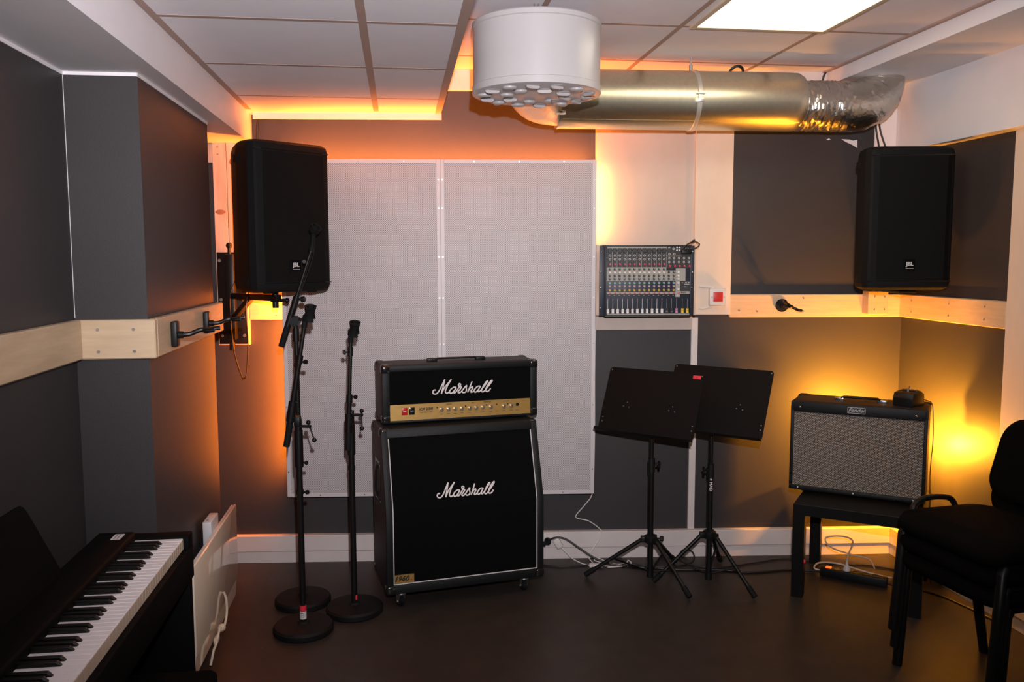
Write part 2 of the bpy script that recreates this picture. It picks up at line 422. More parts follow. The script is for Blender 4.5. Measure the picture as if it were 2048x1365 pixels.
mb.box(AL, AP + 0.03, -1.69, -1.66, 1.362, 1.495, bev=0.004, seg=1, Mx=RM)
mb.box(AL, AL + 0.03, -5.5, -1.69, 1.362, 1.495, bev=0.004, seg=1, Mx=RM)
mb.mi = 1
for a in (-1.45, -1.335):
    for z in (1.388, 1.462): mb.cyl(rm(a, -1.689, z), rm(a, -1.692, z), 0.0055, seg=10)
struct('trim_14', mb, [M['ply'], M['steel']], 'pale plywood rail round the left wall block', smooth=False)
mb = MB(); mb.box(-1.26, -0.95, -0.03, 0.0, 1.366, 1.494, bev=0.004, seg=1)
mb.mi = 1; screws(mb, Matrix(), ((-1.115, 1.47), (-1.115, 1.39)), -0.03)
struct('trim_15', mb, [M['ply'], M['steel']], 'short plywood rail behind the left loudspeaker bracket', smooth=False)
# vertical pine boards carrying the left bracket
mb = MB(); mb.box(-1.423, -1.352, -0.05, 0.0, 1.229, 2.31, bev=0.002); mb.box(-1.350, -1.262, -0.05, 0.0, 1.229, 2.31, bev=0.002)
mb.box(-1.47, -1.425, -0.02, 0.0, 2.21, 2.31)
mb.mi = 1
for x, z, rx, rz_ in ((-1.39, 1.945, 0.028, 0.013), (-1.30, 1.90, 0.016, 0.009), (-1.31, 1.99, 0.014, 0.007), (-1.325, 2.21, 0.010, 0.016)):
    mb.sphere((x, -0.05, z), 1.0, (rx, 0.0006, rz_), seg=14)
mb.mi = 2
for z in (2.288, 2.250): mb.cyl((-1.395, -0.0525, z), (-1.395, -0.049, z), 0.005, seg=10)
struct('trim_16', mb, [M['pine'], M['knot'], M['steel']], 'upright pine boards behind the left loudspeaker', smooth=False)
# white upright strip
mb = MB(); mb.box(1.167, 1.204, -0.022, 0.0, 0.16, 1.366, bev=0.002)
struct('trim_17', mb, M['whiteboard'], 'white upright strip between the rail and the skirting', smooth=False)
# baseboards
def base(name, Mx, x0, x1, y, label):
    mb = MB(); mb.box(x0, x1, y - 0.038, y, 0.066, 0.158, bev=0.003, seg=1, Mx=Mx); mb.box(x0, x1, y - 0.026, y, 0.0, 0.066, Mx=Mx)
    struct(name, mb, M['whiteboard'], label, smooth=False)
base('baseboard_back', Matrix(), -1.6, 2.36, 0.0, 'two-step white skirting board along the back wall')
base('baseboard_right', RM @ T((AR, 0, 0)) @ RZ(-90), 0.18, 6.5, 0.0, 'two-step white skirting board along the right wall')
# pale upright board on the right wall
mb = MB(); mb.box(AR - 0.032, AR, -1.75, -1.098, 0.0, 2.272, bev=0.003, seg=1, Mx=RM)
struct('trim_18', mb, M['palewood'], 'pale upright board on the right wall at the picture edge', smooth=False)
# wooden block under the right loudspeaker
mb = MB(); mb.box(2.122, 2.234, -0.105, -0.03, 1.385, 1.513, bev=0.003, seg=1)
mb.mi = 1; screws(mb, Matrix(), ((2.157, 1.482), (2.213, 1.482), (2.157, 1.412), (2.213, 1.412)), -0.105)
tag(mb.build('wooden_block', [M['ply'], M['steel']], smooth=False), 'wooden block on the plywood rail under the right loudspeaker', 'block')

# ------------------------------------------------------------------ ceiling lamp
t = thing('ceiling_light', 'bright square ceiling light panel in the upper right', 'light', (*rm(1.136, -1.325, 0).xy, ZH), R(TH))
mb = MB(); mb.box(-0.288, 0.288, -0.305, 0.305, -0.006, -0.002); mb.build('diffuser', M['lamp'], t, smooth=False)
mb = MB()
for s in (-1, 1):
    mb.box(s * 0.301 - 0.013, s * 0.301 + 0.013, -0.335, 0.335, -0.010, 0, bev=0.002)
    mb.box(-0.29, 0.29, s * 0.320 - 0.015, s * 0.320 + 0.015, -0.010, 0, bev=0.002)
mb.build('frame', M['lampframe'], t, smooth=False)

# ------------------------------------------------------------------ acoustic panels
def acoustic(label, x0, x1, g):
    t = thing('acoustic_panel', label, 'panel', (x0, -0.10, 0.394), 0, g)
    w = x1 - x0; h = 1.826
    mb = MB(); mb.box(0.02, w - 0.02, 0.002, 0.010, 0.02, h - 0.02); mb.build('perforated_sheet', M['perf'], t, smooth=False)
    mb = MB()
    for a, b in ((0, 0.021), (w - 0.021, w)): mb.box(a, b, 0.0, 0.032, 0, h, bev=0.0015, seg=1)
    for a, b in ((0, 0.021), (h - 0.021, h)): mb.box(0.021, w - 0.021, 0.0, 0.032, a, b, bev=0.0015, seg=1)
    mb.build('frame', M['panelframe'], t, smooth=False)
    mb = MB(); mb.box(0.10, 0.16, 0.010, 0.098, 0.02, h - 0.06); mb.box(w - 0.16, w - 0.10, 0.010, 0.098, 0.02, h - 0.06)
    mb.build('batten', M['pine'], t, smooth=False)
    s0 = None
    pos = [(0.010, z) for z in (0.14, 0.5, 0.84, 1.09, 1.31, 1.57, 1.72)] + [(w - 0.010, z) for z in (0.14, 0.5, 0.84, 1.09, 1.31, 1.57, 1.72)] + [(x, h - 0.010) for x in (0.18, 0.42, 0.66)] + [(x, 0.010) for x in (0.18, 0.42, 0.66)]
    for x, z in pos:
        if s0 is None:
            mb = MB(); mb.cyl((0, -0.0012, 0), (0, 0.001, 0), 0.0042, seg=10)
            s0 = mb.build('screw', M['steel'], t); s0.location = (x, 0, z)
        else: part_copy(s0, (x, 0, z))
acoustic('left of the two white perforated panels, behind the microphone stands', -1.066, -0.2142, 'white perforated wall panels')
acoustic('right of the two white perforated panels, beside the mixer', -0.2138, 0.620, 'white perforated wall panels')
# amber LED ropes on the panel edges
def rope(label, pts, m='led'):
    mb = MB(); mb.tube(pts, 0.006, seg=8)
    tag(mb.build('led_rope', M[m]), label, 'light', 'amber light ropes behind the panels')
rope('amber light rope up the left edge of the left panel', [(-1.0640, -0.058, 0.60), (-1.0640, -0.058, 2.19)], 'ledleft')
rope('amber light rope along the top edges of both panels', [(-1.04, -0.058, 2.2165), (0.60, -0.058, 2.2165)])
rope('amber light rope on the right edge of the right panel above the mixer', [(0.6180, -0.058, 1.80), (0.6180, -0.058, 2.17)])

# ------------------------------------------------------------------ logos as script strokes
MSH = [
 [(195,585),(150,580),(118,625),(125,680),(180,702),(240,670),(300,580),(370,430),(447,262)],
 [(447,262),(415,410),(380,560),(348,692)],
 [(348,692),(430,520),(520,400),(625,258)],
 [(625,258),(530,430),(475,560),(458,640),(495,682),(550,650),(590,590)],
 [(762,508),(700,498),(620,550),(572,630),(598,682),(655,660),(715,585),(762,508)],
 [(762,508),(705,610),(690,668),(730,660),(790,580)],
 [(790,580),(850,480),(882,420),(850,392),(822,432),(852,482),(902,500),(860,570),(808,640),(832,672),(890,640),(960,550)],
 [(960,550),(1042,448),(1035,520),(1042,598),(1000,655),(940,662),(922,632)],
 [(1200,325),(1140,490),(1072,658)],
 [(1085,620),(1150,525),(1208,490),(1216,530),(1172,605),(1168,650),(1222,635),(1270,575)],
 [(1432,475),(1360,476),(1290,540),(1252,612),(1282,652),(1340,622),(1395,545),(1432,475)],
 [(1432,475),(1375,585),(1368,638),(1410,630),(1470,560)],
 [(1470,560),(1560,440),(1638,330),(1618,316),(1560,390),(1490,520),(1462,610),(1490,646),(1540,620),(1590,560)],
 [(1590,560),(1690,430),(1768,308),(1740,302),(1680,380),(1602,510),(1578,600),(1618,638),(1680,600),(1722,532)]]
def script_logo(mb, cx, cz, y, sx, sz, r, Mx=None):
    for st in MSH:
        pts = [Vector(((px - 940) * sx + cx, y, -((py + 0.047 * (px - 940)) - 487) * sz + cz)) for px, py in st]
        mb.tube(pts, r, seg=8, sub=6, flat=(0, 1, 0), Mx=Mx)

def corner(mb, x, y, z, sx, sy, sz, s=0.045):
    """rounded cap over a cabinet corner; sx, sy, sz point outwards"""
    e = 0.0035
    x0, x1 = sorted((x + sx * e, x - sx * s)); y0, y1 = sorted((y + sy * e, y - sy * s)); z0, z1 = sorted((z + sz * e, z - sz * s))
    mb.box(x0, x1, y0, y1, z0, z1, bev=0.014, seg=3)

# ------------------------------------------------------------------ guitar amplifier head
t = thing('amplifier_head', 'black guitar amplifier head with white script and gold control panel, on the large cabinet', 'amplifier', (-0.10, -0.427, 0.880), R(15.4))
W2, H_, D_ = 0.4045, 0.291, 0.228
mb = MB(); mb.box(-W2, W2, 0.012, D_, 0.0, H_, bev=0.016, seg=3); mb.build('cabinet', M['tolex'], t)
mb = MB()
mb.box(-W2, W2, 0.0, 0.02, 0.256, H_, bev=0.009, seg=2); mb.box(-W2, W2, 0.0, 0.02, 0.0, 0.014, bev=0.005, seg=2)
for s in (-1, 1): mb.box(s * 0.3845 - 0.02, s * 0.3845 + 0.02, 0.0, 0.02, 0.0, H_, bev=0.007, seg=2)
mb.build('front_frame', M['tolexgrey'], t)
mb = MB(); mb.box(-0.366, 0.366, 0.008, 0.016, 0.092, 0.258); mb.build('grille_cloth', M['grille'], t, smooth=False)
mb = MB(); mb.prism([(0.006, 0.092), (-0.002, 0.014), (0.014, 0.012), (0.014, 0.092)], -0.366, 0.366, 'x')
cp = mb.build('control_panel', M['gold'], t, smooth=False)
mb = MB(); script_logo(mb, 0.006, 0.168, 0.004, 0.000188, 0.000170, 0.0034); mb.build('logo_script', M['logo'], t)
for x, m, n in ((-0.294, M['redlit'], 'power_switch'), (-0.257, M['gloss'], 'standby_switch')):
    mb = MB(); mb.box(x - 0.014, x + 0.014, -0.003, 0.004, 0.040, 0.077, bev=0.002); mb.mi = 1; mb.box(x - 0.008, x + 0.008, -0.0036, -0.002, 0.058, 0.061)
    mb.build(n, [m, M['silverprint']], cp)
k0 = None
for x in (-0.106, -0.070, -0.036, -0.001, 0.041, 0.075, 0.110, 0.152, 0.222, 0.262):
    if k0 is None:
        mb = MB(); mb.cyl((0, 0.004, 0), (0, -0.003, 0), 0.0115, seg=20); mb.cyl((0, -0.003, 0), (0, -0.016, 0), 0.0085, 0.0075, seg=20, bev=0.001)
        mb.mi = 1; mb.box(-0.001, 0.001, -0.0166, -0.015, -0.004, 0.0075)
        k0 = mb.build('control_knob', [M['goldknob'], M['ink']], cp); k0.location = (x, 0, 0.058)
    else: part_copy(k0, (x, 0, 0.058), cp)
mb = MB(); mb.cyl((0.294, 0.004, 0.064), (0.294, -0.004, 0.064), 0.0085, seg=20); mb.build('input_jack', M['gloss'], cp)
mb = MB()
mb.text('JCM 2000', 0.0175, T((-0.187, -0.0005, 0.0655)) @ RX(-4), shear=0.28, bold=0.0006)
mb.text('Dual Super Lead', 0.0092, T((-0.187, -0.002, 0.0505)) @ RX(-4), shear=0.28, bold=0.00015)
for x, w in ((-0.066, 0.030), (0.058, 0.014), (0.135, 0.04), (0.235, 0.036)): mb.box(x - w / 2, x + w / 2, 0.002, 0.005, 0.083, 0.0850)
for x in (-0.106, -0.070, -0.036, -0.001, 0.041, 0.075, 0.110, 0.152, 0.185, 0.222, 0.262, 0.294): mb.box(x - 0.008, x + 0.008, -0.001, 0.003, 0.034, 0.0356)
for x in (-0.128, 0.019, 0.130, 0.184, 0.243): mb.cyl((x, 0.004, 0.069), (x, -0.0012, 0.069), 0.0036, seg=10)
mb.build('panel_lettering', M['ink'], cp, smooth=False)
for sx in (-1, 1):
    for sy, y in ((-1, 0.0), (1, D_)):
        for sz, z in ((-1, 0.0), (1, H_)):
            mb = MB(); corner(mb, sx * W2, y, z, sx, sy, sz, 0.044)
            if sy < 0:
                mb.mi = 1; mb.cyl((sx * (W2 - 0.032), -0.004, z - sz * 0.030), (sx * (W2 - 0.032), -0.006, z - sz * 0.030), 0.0045, seg=10)
            mb.build('corner_protector', [M['gloss'], M['chrome']], t)
mb = MB()
mb.tube([(-0.115, 0.115, H_ + 0.010), (-0.10, 0.115, H_ + 0.014), (0.10, 0.115, H_ + 0.014), (0.115, 0.115, H_ + 0.010)], 0.011, seg=12, flat=(0, 0, 1))
for s in (-1, 1): mb.box(s * 0.128 - 0.026, s * 0.128 + 0.026, 0.098, 0.132, H_ - 0.002, H_ + 0.017, bev=0.006)
mb.build('handle', M['black'], t)
f0 = None
for x in (-0.33, 0.33):
    for y in (0.05, 0.19):
        if f0 is None:
            mb = MB(); mb.cyl((0, 0, -0.008), (0, 0, 0.004), 0.018, seg=16); f0 = mb.build('foot', M['rubber'], t); f0.location = (x, y, 0)
        else: part_copy(f0, (x, y, 0))

# ------------------------------------------------------------------ loudspeaker cabinet
t = thing('speaker_cabinet', 'large black angled guitar loudspeaker cabinet on castors with white script', 'speaker cabinet', (-0.074, -0.614, 0.0), R(16.0))
Z0, ZK, Z1, SB, DP, W2 = 0.080, 0.487, 0.870, 0.118, 0.378, 0.402
prof = [(0.016, Z0), (0.016, ZK - 0.002), (SB + 0.016, Z1), (DP, Z1), (DP, Z0)]
mb = MB(); mb.prism(prof, -W2, W2, 'x', bev=0.014, seg=3); mb.build('cabinet', M['tolex'], t)
mb = MB()
for s in (-1, 1):
    x0, x1 = sorted((s * W2, s * 0.367))
    mb.prism([(0.0, Z0), (0.0, ZK), (SB, Z1), (SB + 0.03, Z1), (0.03, ZK), (0.03, Z0)], x0, x1, 'x', bev=0.006, seg=2)
mb.box(-0.38, 0.38, 0.0, 0.03, Z0, Z0 + 0.045, bev=0.005)
mb.prism([(SB - 0.0135, Z1 - 0.044), (SB, Z1), (SB + 0.04, Z1), (SB + 0.03, Z1 - 0.044)], -0.38, 0.38, 'x', bev=0.004)
mb.build('front_frame', M['tolexgrey'], t)
sl = SB / (Z1 - ZK)
mb = MB(); mb.prism([(0.008, Z0 + 0.04), (0.008, ZK), (SB * 0.9 + 0.008, ZK + 0.9 * (Z1 - ZK)), (SB * 0.9 + 0.03, ZK + 0.9 * (Z1 - ZK)), (0.03, ZK), (0.03, Z0 + 0.04)], -0.37, 0.37, 'x')
mb.build('grille_cloth', M['grille'], t, smooth=False)
mb = MB(); zt = Z1 - 0.046; yt = (zt - ZK) * sl + 0.003
for s in (-1, 1): mb.tube([(s * 0.3655, 0.004, Z0 + 0.048), (s * 0.3655, 0.004, ZK), (s * 0.3655, yt, zt)], 0.0027, seg=8)
mb.tube([(-0.3655, 0.004, Z0 + 0.048), (0.3655, 0.004, Z0 + 0.048)], 0.0027, seg=8)
mb.build('piping', M['piping'], t)
Ms = T((0.0, 0.006, ZK)) @ RX(-math.degrees(math.atan(sl)))
mb = MB(); script_logo(mb, 0.002, 0.078, -0.003, 0.000178, 0.000165, 0.0034, Mx=Ms); mb.build('logo_script', M['logo'], t)
mb = MB(); mb.box(-0.361, -0.268, 0.002, 0.010, Z0 + 0.052, Z0 + 0.094)
bd = mb.build('badge', M['gold'], t, smooth=False)
mb = MB(); mb.text('1960', 0.036, T((-0.330, 0.0015, Z0 + 0.074)), shear=0.28, bold=0.0009)
mb.mi = 1; mb.text('LEAD', 0.0085, T((-0.287, 0.0015, Z0 + 0.068)), shear=0.2)
mb.build('badge_lettering', [M['ink'], M['redink']], bd, smooth=False)
for sx in (-1, 1):
    for sy in (-1, 1):
        for sz in (-1, 1):
            z = Z0 if sz < 0 else Z1
            y = DP if sy > 0 else (SB if sz > 0 else 0.0)
            mb = MB(); corner(mb, sx * W2, y, z, sx, sy, sz, 0.046)
            if sy < 0:
                mb.mi = 1; mb.cyl((sx * (W2 - 0.034), y - 0.004, z - sz * 0.030), (sx * (W2 - 0.034), y - 0.006, z - sz * 0.030), 0.005, seg=10)
                if sz > 0: mb.box(sx * (W2 - 0.034) - 0.010, sx * (W2 - 0.034) + 0.010, y + 0.006, y + 0.010, z + 0.003, z + 0.0045)
            mb.build('corner_protector', [M['gloss'], M['chrome']], t)
for s in (-1, 1):
    mb = MB(); x = s * W2
    x0, x1 = sorted((x - s * 0.004, x + s * 0.0035))
    for (y0, y1, z0, z1) in ((0.14, 0.27, 0.69, 0.705), (0.14, 0.27, 0.49, 0.505), (0.14, 0.155, 0.505, 0.69), (0.255, 0.27, 0.505, 0.69)):
        mb.box(x0, x1, y0, y1, z0, z1, bev=0.001)
    mb.mi = 1; mb.box(min(x, x + s * 0.0008), max(x, x + s * 0.0008), 0.155, 0.255, 0.505, 0.69)
    mb.mi = 0; mb.tube([(x + s * 0.004, 0.205, 0.52), (x + s * 0.012, 0.205, 0.55), (x + s * 0.012, 0.205, 0.645), (x + s * 0.004, 0.205, 0.675)], 0.007, seg=8)
    mb.build('side_handle', [M['gloss'], M['ink']], t)
for i, (x, y, a) in enumerate(((-0.325, 0.045, 25), (0.310, 0.045, 3), (-0.325, 0.315, 60), (0.310, 0.315, -30))):
    Mx = T((x, y, 0)) @ RZ(a)
    mb = MB(); mb.box(-0.028, 0.028, -0.024, 0.024, 0.0745, 0.0800); mb.lathe([(0.020, 0.062), (0.024, 0.066), (0.022, 0.0745)], 20)
    for s in (-1, 1): mb.prism([(-0.014, 0.064), (0.020, 0.064), (0.016, 0.024), (0.002, 0.020)], s * 0.0165 - 0.0012, s * 0.0165 + 0.0012, 'x')
    mb.cyl((-0.021, 0.010, 0.027), (0.021, 0.010, 0.027), 0.005, seg=12)
    c = mb.build('castor', M['steel'], t); c.matrix_local = Mx
    mb = MB(); mb.cyl((-0.0115, 0.010, 0.027), (0.0115, 0.010, 0.027), 0.027, seg=28, bev=0.004); mb.build('wheel', M['rubber'], c)

# ------------------------------------------------------------------ combo amplifier on its side table
t = thing('side_table', 'small square black side table under the combo amplifier', 'table', (1.804, -0.764, 0.0), R(-30.5))
mb = MB(); mb.box(-0.2965, 0.2965, 0.0, 0.593, 0.422, 0.477, bev=0.0015, seg=1); mb.build('tabletop', M['table'], t, smooth=False)
l0 = None
for x in (-0.2685, 0.2685):
    for y in (0.028, 0.565):
        if l0 is None:
            mb = MB(); mb.box(-0.028, 0.028, -0.028, 0.028, 0, 0.422, bev=0.0012, seg=1); l0 = mb.build('leg', M['table'], t, smooth=False); l0.location = (x, y, 0)
        else: part_copy(l0, (x, y, 0))
mb = MB(); mb.sphere((-0.237, 0.012, 0.185), 0.011, (0.6, 0.6, 1)); mb.build('sticker', M['redtape'], t)

t = thing('combo_amplifier', 'black combo guitar amplifier with silver cloth front on the side table', 'amplifier', (1.887, -0.541, 0.477), R(-30.4))
W2, H_, D_ = 0.3225, 0.482, 0.26
mb = MB(); mb.box(-W2, W2, 0.012, D_, 0.010, H_, bev=0.014, seg=3); mb.build('cabinet', M['tolex'], t)
mb = MB()
mb.box(-W2, W2, 0.0, 0.022, 0.424, H_ - 0.002, bev=0.008); mb.box(-W2, W2, 0.0, 0.022, 0.012, 0.035, bev=0.006)
for s in (-1, 1): mb.box(s * 0.3137 - 0.0088, s * 0.3137 + 0.0088, 0.0, 0.022, 0.012, H_ - 0.002, bev=0.005)
mb.build('front_frame', M['tolexgrey'], t)
mb = MB(); mb.box(-0.306, 0.306, 0.009, 0.018, 0.032, 0.427); mb.build('grille_cloth', M['silver'], t, smooth=False)
mb = MB()
mb.prism(rrect(0.084, 0.030, 0.004, 3, -0.004, 0.453), -0.002, 0.002, 'y')
mb.mi = 1
for a, b, c, d in ((-0.046, 0.038, 0.4376, 0.4396), (-0.046, 0.038, 0.4664, 0.4684), (-0.046, -0.044, 0.4376, 0.4684), (0.036, 0.038, 0.4376, 0.4684)): mb.box(a, b, -0.0035, -0.001, c, d)
mb.text('Fender', 0.028, T((-0.004, -0.0028, 0.4535)), shear=0.42)
mb.build('badge', [M['ink'], M['silverprint']], t, smooth=False)
s0 = None
for x, z in ((-0.277, 0.448), (0.268, 0.448), (-0.277, 0.0235), (-0.006, 0.0235), (0.271, 0.0235)):
    if s0 is None:
        mb = MB(); mb.sphere((0, -0.001, 0), 0.0062, (1, 0.6, 1)); s0 = mb.build('screw', M['chrome'], t); s0.location = (x, 0, z)
    else: part_copy(s0, (x, 0, z))
mb = MB(); mb.tube([(-0.095, 0.13, H_ + 0.010), (-0.08, 0.13, H_ + 0.017), (0.08, 0.13, H_ + 0.017), (0.095, 0.13, H_ + 0.010)], 0.015, seg=12, flat=(0, 0, 1))
h = mb.build('handle', M['black'], t)
for s in (-1, 1):
    mb = MB(); mb.box(s * 0.103 - 0.024, s * 0.103 + 0.024, 0.117, 0.143, H_ - 0.001, H_ + 0.014, bev=0.004); mb.build('handle_cap', M['chrome'], h)
for s in (-1, 1):
    mb = MB(); corner(mb, s * W2, D_, H_, s, 1, 1, 0.05); mb.build('corner_protector', M['black'], t)
f0 = None
for x in (-0.25, 0.25):
    for y in (0.05, 0.21):
        if f0 is None:
            mb = MB(); mb.cyl((0, 0, 0), (0, 0, 0.012), 0.018, seg=16); f0 = mb.build('foot', M['rubber'], t); f0.location = (x, y, 0)
        else: part_copy(f0, (x, y, 0))
def amp(p):                                           # combo amplifier coordinates to world
    return T((1.887, -0.541, 0.477)) @ RZ(-30.4) @ Vector(p)
# pedal lying on the combo amplifier
q = amp((0.225, 0.12, 0.482))
t = thing('effects_pedal', 'small black foot pedal with a cord lying on the combo amplifier', 'pedal', q, R(-52)); t.scale = (1, 1, 1.4)
mb = MB(); mb.prism([(-0.062, 0.0), (-0.066, 0.030), (-0.052, 0.048), (0.020, 0.052), (0.062, 0.040), (0.066, 0.0)], -0.05, 0.05, 'x', bev=0.0035, seg=2); mb.build('body', M['black'], t)
mb = MB(); mb.prism(rrect(0.080, 0.055, 0.008), -0.001, 0.003, 'z', Mx=T((0, 0.030, 0.049)) @ RX(-9)); mb.build('face_plate', mat('brown_pedal_plate', (0.10, 0.05, 0.025), rough=0.35), t)
for i, x in enumerate((-0.024, 0.0, 0.024)):
    mb = MB(); mb.cyl((x, 0.036, 0.048), (x, 0.036, 0.055), 0.006, seg=12, bev=0.001); mb.build('knob', M['steel'], t)
mb = MB(); mb.cyl((0.0, -0.01, 0.050), (0.0, -0.01, 0.056), 0.006, seg=12); mb.cyl((0, -0.01, 0.056), (0.006, -0.01, 0.068), 0.003, seg=8); mb.build('toggle_switch', M['steel'], t)
mb = MB()
mb.tube([q + Vector((0.045, 0.06, 0.035)), amp((0.300, 0.20, 0.500)), amp((0.3255, 0.215, 0.485)), amp((0.334, 0.215, 0.44)), amp((0.340, 0.22, 0.30)), amp((0.334, 0.215, 0.15)), amp((0.336, 0.22, 0.04)), amp((0.345, 0.24, -0.20)), amp((0.36, 0.22, -0.46))], 0.0022, seg=6, sub=5)
tag(mb.build('pedal_cord', M['cable']), 'thin dark cord hanging from the pedal down the right side of the combo amplifier', 'cord')
# yellow lamp hidden in the corner behind the amplifier
pl = T((1.804, -0.764, 0.0)) @ RZ(-30.5) @ Vector((0.235, 0.535, 0.477))
t = thing('corner_lamp', 'amber lamp in the corner behind the combo amplifier, on the table', 'lamp', pl)
mb = MB(); mb.lathe([(0.001, 0), (0.034, 0), (0.034, 0.010), (0.008, 0.016), (0.006, 0.19), (0.012, 0.20), (0.012, 0.215), (0.001, 0.216)], 20); mb.build('stand', M['black'], t)
mb = MB(); mb.sphere((0, 0, 0.243), 0.027, seg=16); mb.build('bulb', M['bulb'], t)
mb = MB(); mb.tube([(0, 0, 0.19), (-0.06, 0.035, 0.24), (-0.16, 0.09, 0.30), (-0.218, 0.122, 0.335)], 0.005, seg=8, sub=4); mb.build('added_branch', M['black'], t)  # made-up arm that carries the added bulb
mb = MB(); mb.sphere((-0.218, 0.122, 0.363), 0.027, seg=16); mb.build('bulb', M['bulbadded'], t)  # second bulb, added to spread the amber glow over back wall and ceiling

# ------------------------------------------------------------------ wall loudspeakers
def speaker(label, loc, rz, sc=1.0):
    t = thing('wall_speaker', label, 'loudspeaker', loc, rz, 'black loudspeakers on the wall'); t.scale = (sc, sc, sc)
    H_ = 0.70
    def plan(y0, k=1.0):                               # plan section, front at y=0, tapering to the back
        return [(-0.2175 * k, 0.040), (-0.200 * k, 0.012), (-0.165 * k, 0.0), (0.165 * k, 0.0), (0.200 * k, 0.012), (0.2175 * k, 0.040), (0.2175 * k, 0.135), (0.135 * k, 0.325), (0.115 * k, 0.335), (-0.115 * k, 0.335), (-0.135 * k, 0.325), (-0.2175 * k, 0.135)]
    secs = []
    for z, ins in ((0.0, 0.030), (0.012, 0.008), (0.035, 0.0), (H_ - 0.035, 0.0), (H_ - 0.012, 0.007), (H_, 0.026)):
        sec = []
        for x, y in plan(0):
            cx, cy = 0.0, 0.16
            dx, dy = x - cx, y - cy; L = math.hypot(dx, dy); f = (L - ins) / L
            sec.append((cx + dx * f, cy + dy * f, z))
        secs.append(sec)
    mb = MB(); mb.loft(secs); mb.build('shell', M['speaker'], t, angle=28)
    mb = MB()
    pts = [(-0.196, 0.016), (-0.165, 0.004), (0.165, 0.004), (0.196, 0.016)]
    front = [(-0.196, 0.012), (-0.165, -0.004), (0.165, -0.004), (0.196, 0.012)]
    mb.prism(front + pts[::-1], 0.052, H_ - 0.05, 'z'); mb.build('grille', M['mesh'], t, smooth=False)
    mb = MB(); mb.box(-0.2, 0.2, 0.0, 0.02, H_ - 0.044, H_ - 0.040); mb.box(-0.2, 0.2, 0.0, 0.02, 0.042, 0.046)
    mb.build('grille_edge', M['gloss'], t)
    mb = MB()
    mb.box(-0.030, 0.024, -0.008, -0.004, 0.095, 0.152, bev=0.001)
    mb.mi = 1; mb.text('JBL', 0.026, T((-0.003, -0.0086, 0.1275)), bold=0.0010); mb.box(-0.022, 0.017, -0.0092, -0.0078, 0.1055, 0.1075)
    mb.mi = 2
    for a, b, c, d in ((-0.033, 0.027, 0.092, 0.095), (-0.033, 0.027, 0.152, 0.155), (-0.033, -0.030, 0.092, 0.155), (0.024, 0.027, 0.092, 0.155)): mb.box(a, b, -0.009, -0.004, c, d)
    mb.build('badge', [M['grille'], M['silverprint'], M['speaker']], t, smooth=False)
    for s in (-1, 1):
        mb = MB(); mb.box(s * 0.212 - 0.008, s * 0.212 + 0.008, 0.10, 0.16, 0.60, 0.64, bev=0.006); mb.build('bumper', M['rubber'], t)
        mb = MB(); mb.box(s * 0.212 - 0.008, s * 0.212 + 0.008, 0.05, 0.11, 0.03, 0.07, bev=0.006); mb.build('bumper', M['rubber'], t)
    for x in (-0.12, 0.12):
        for y in (0.05, 0.24):
            mb = MB(); mb.box(x - 0.02, x + 0.02, y - 0.015, y + 0.015, -0.006, 0.004, bev=0.002); mb.build('foot', M['rubber'], t)
speaker('left black loudspeaker on a bracket in front of the pine boards', (-0.908, -0.473, 1.534), R(45), 1.035)
speaker('right black loudspeaker above the wooden block in the right corner', (2.108, -0.569, 1.537), R(-3.2))
# right bracket
mb = MB(); mb.box(2.13, 2.225, -0.42, -0.04, 1.514, 1.530, bev=0.003); mb.cyl((2.178, -0.40, 1.520), (2.178, -0.40, 1.60), 0.017)
tag(mb.build('speaker_bracket', M['blackmetal']), 'black bracket on the wooden block holding the right loudspeaker', 'bracket', 'loudspeaker brackets')
# left bracket
t = thing('speaker_bracket', 'black steel wall bracket holding the left loudspeaker', 'bracket', (-1.342, -0.05, 1.237), 0, 'loudspeaker brackets')
mb = MB(); mb.box(-0.075, 0.075, -0.006, 0.0, 0.0, 0.494, bev=0.001); mb.build('wall_plate', M['blackmetal'], t)
mb = MB(); mb.box(-0.022, 0.026, -0.054, -0.006, 0.025, 0.485, bev=0.006); mb.build('pivot_channel', M['blackmetal'], t)
mb = MB(); mb.cyl((0.0, -0.03, -0.022), (0.0, -0.03, 0.53), 0.009, seg=14); mb.sphere((0, -0.03, 0.53), 0.017); mb.cyl((0, -0.03, -0.03), (0, -0.03, 0.012), 0.015, seg=14); mb.build('pivot_pin', M['blackmetal'], t)
mb = MB(); e = Vector((0.305, -0.315, 0.262))
d = Vector((e.x, e.y + 0.03, 0)); ang = math.degrees(math.atan2(d.y, d.x))
mb.box(0.0, d.length + 0.03, -0.016, 0.016, -0.016, 0.016, bev=0.003, Mx=T((0, -0.03, 0.262)) @ RZ(ang)); mb.build('arm', M['blackmetal'], t)
mb = MB(); mb.box(0.0, 0.235, -0.014, 0.014, -0.014, 0.014, bev=0.003, Mx=T((0.0, -0.03, 0.125)) @ RZ(ang) @ RY(-34)); mb.build('strut', M['blackmetal'], t)
mb = MB(); mb.cyl(e + Vector((0, 0, -0.05)), e + Vector((0, 0, 0.12)), 0.016, seg=16); mb.cyl(e + Vector((-0.02, -0.01, -0.01)), e + Vector((0.06, -0.02, -0.012)), 0.009, seg=12); mb.sphere(e + Vector((0.062, -0.02, -0.012)), 0.013); mb.build('mount_peg', M['blackmetal'], t)
b0 = None
for x, z in ((-0.06, 0.45), (-0.058, 0.24), (-0.058, 0.045), (0.06, 0.24), (0.06, 0.045)):
    if b0 is None:
        mb = MB(); mb.cyl((0, -0.006, 0), (0, -0.011, 0), 0.009, seg=6); b0 = mb.build('bolt', M['steel'], t); b0.location = (x, 0, z)
    else: part_copy(b0, (x, 0, z))
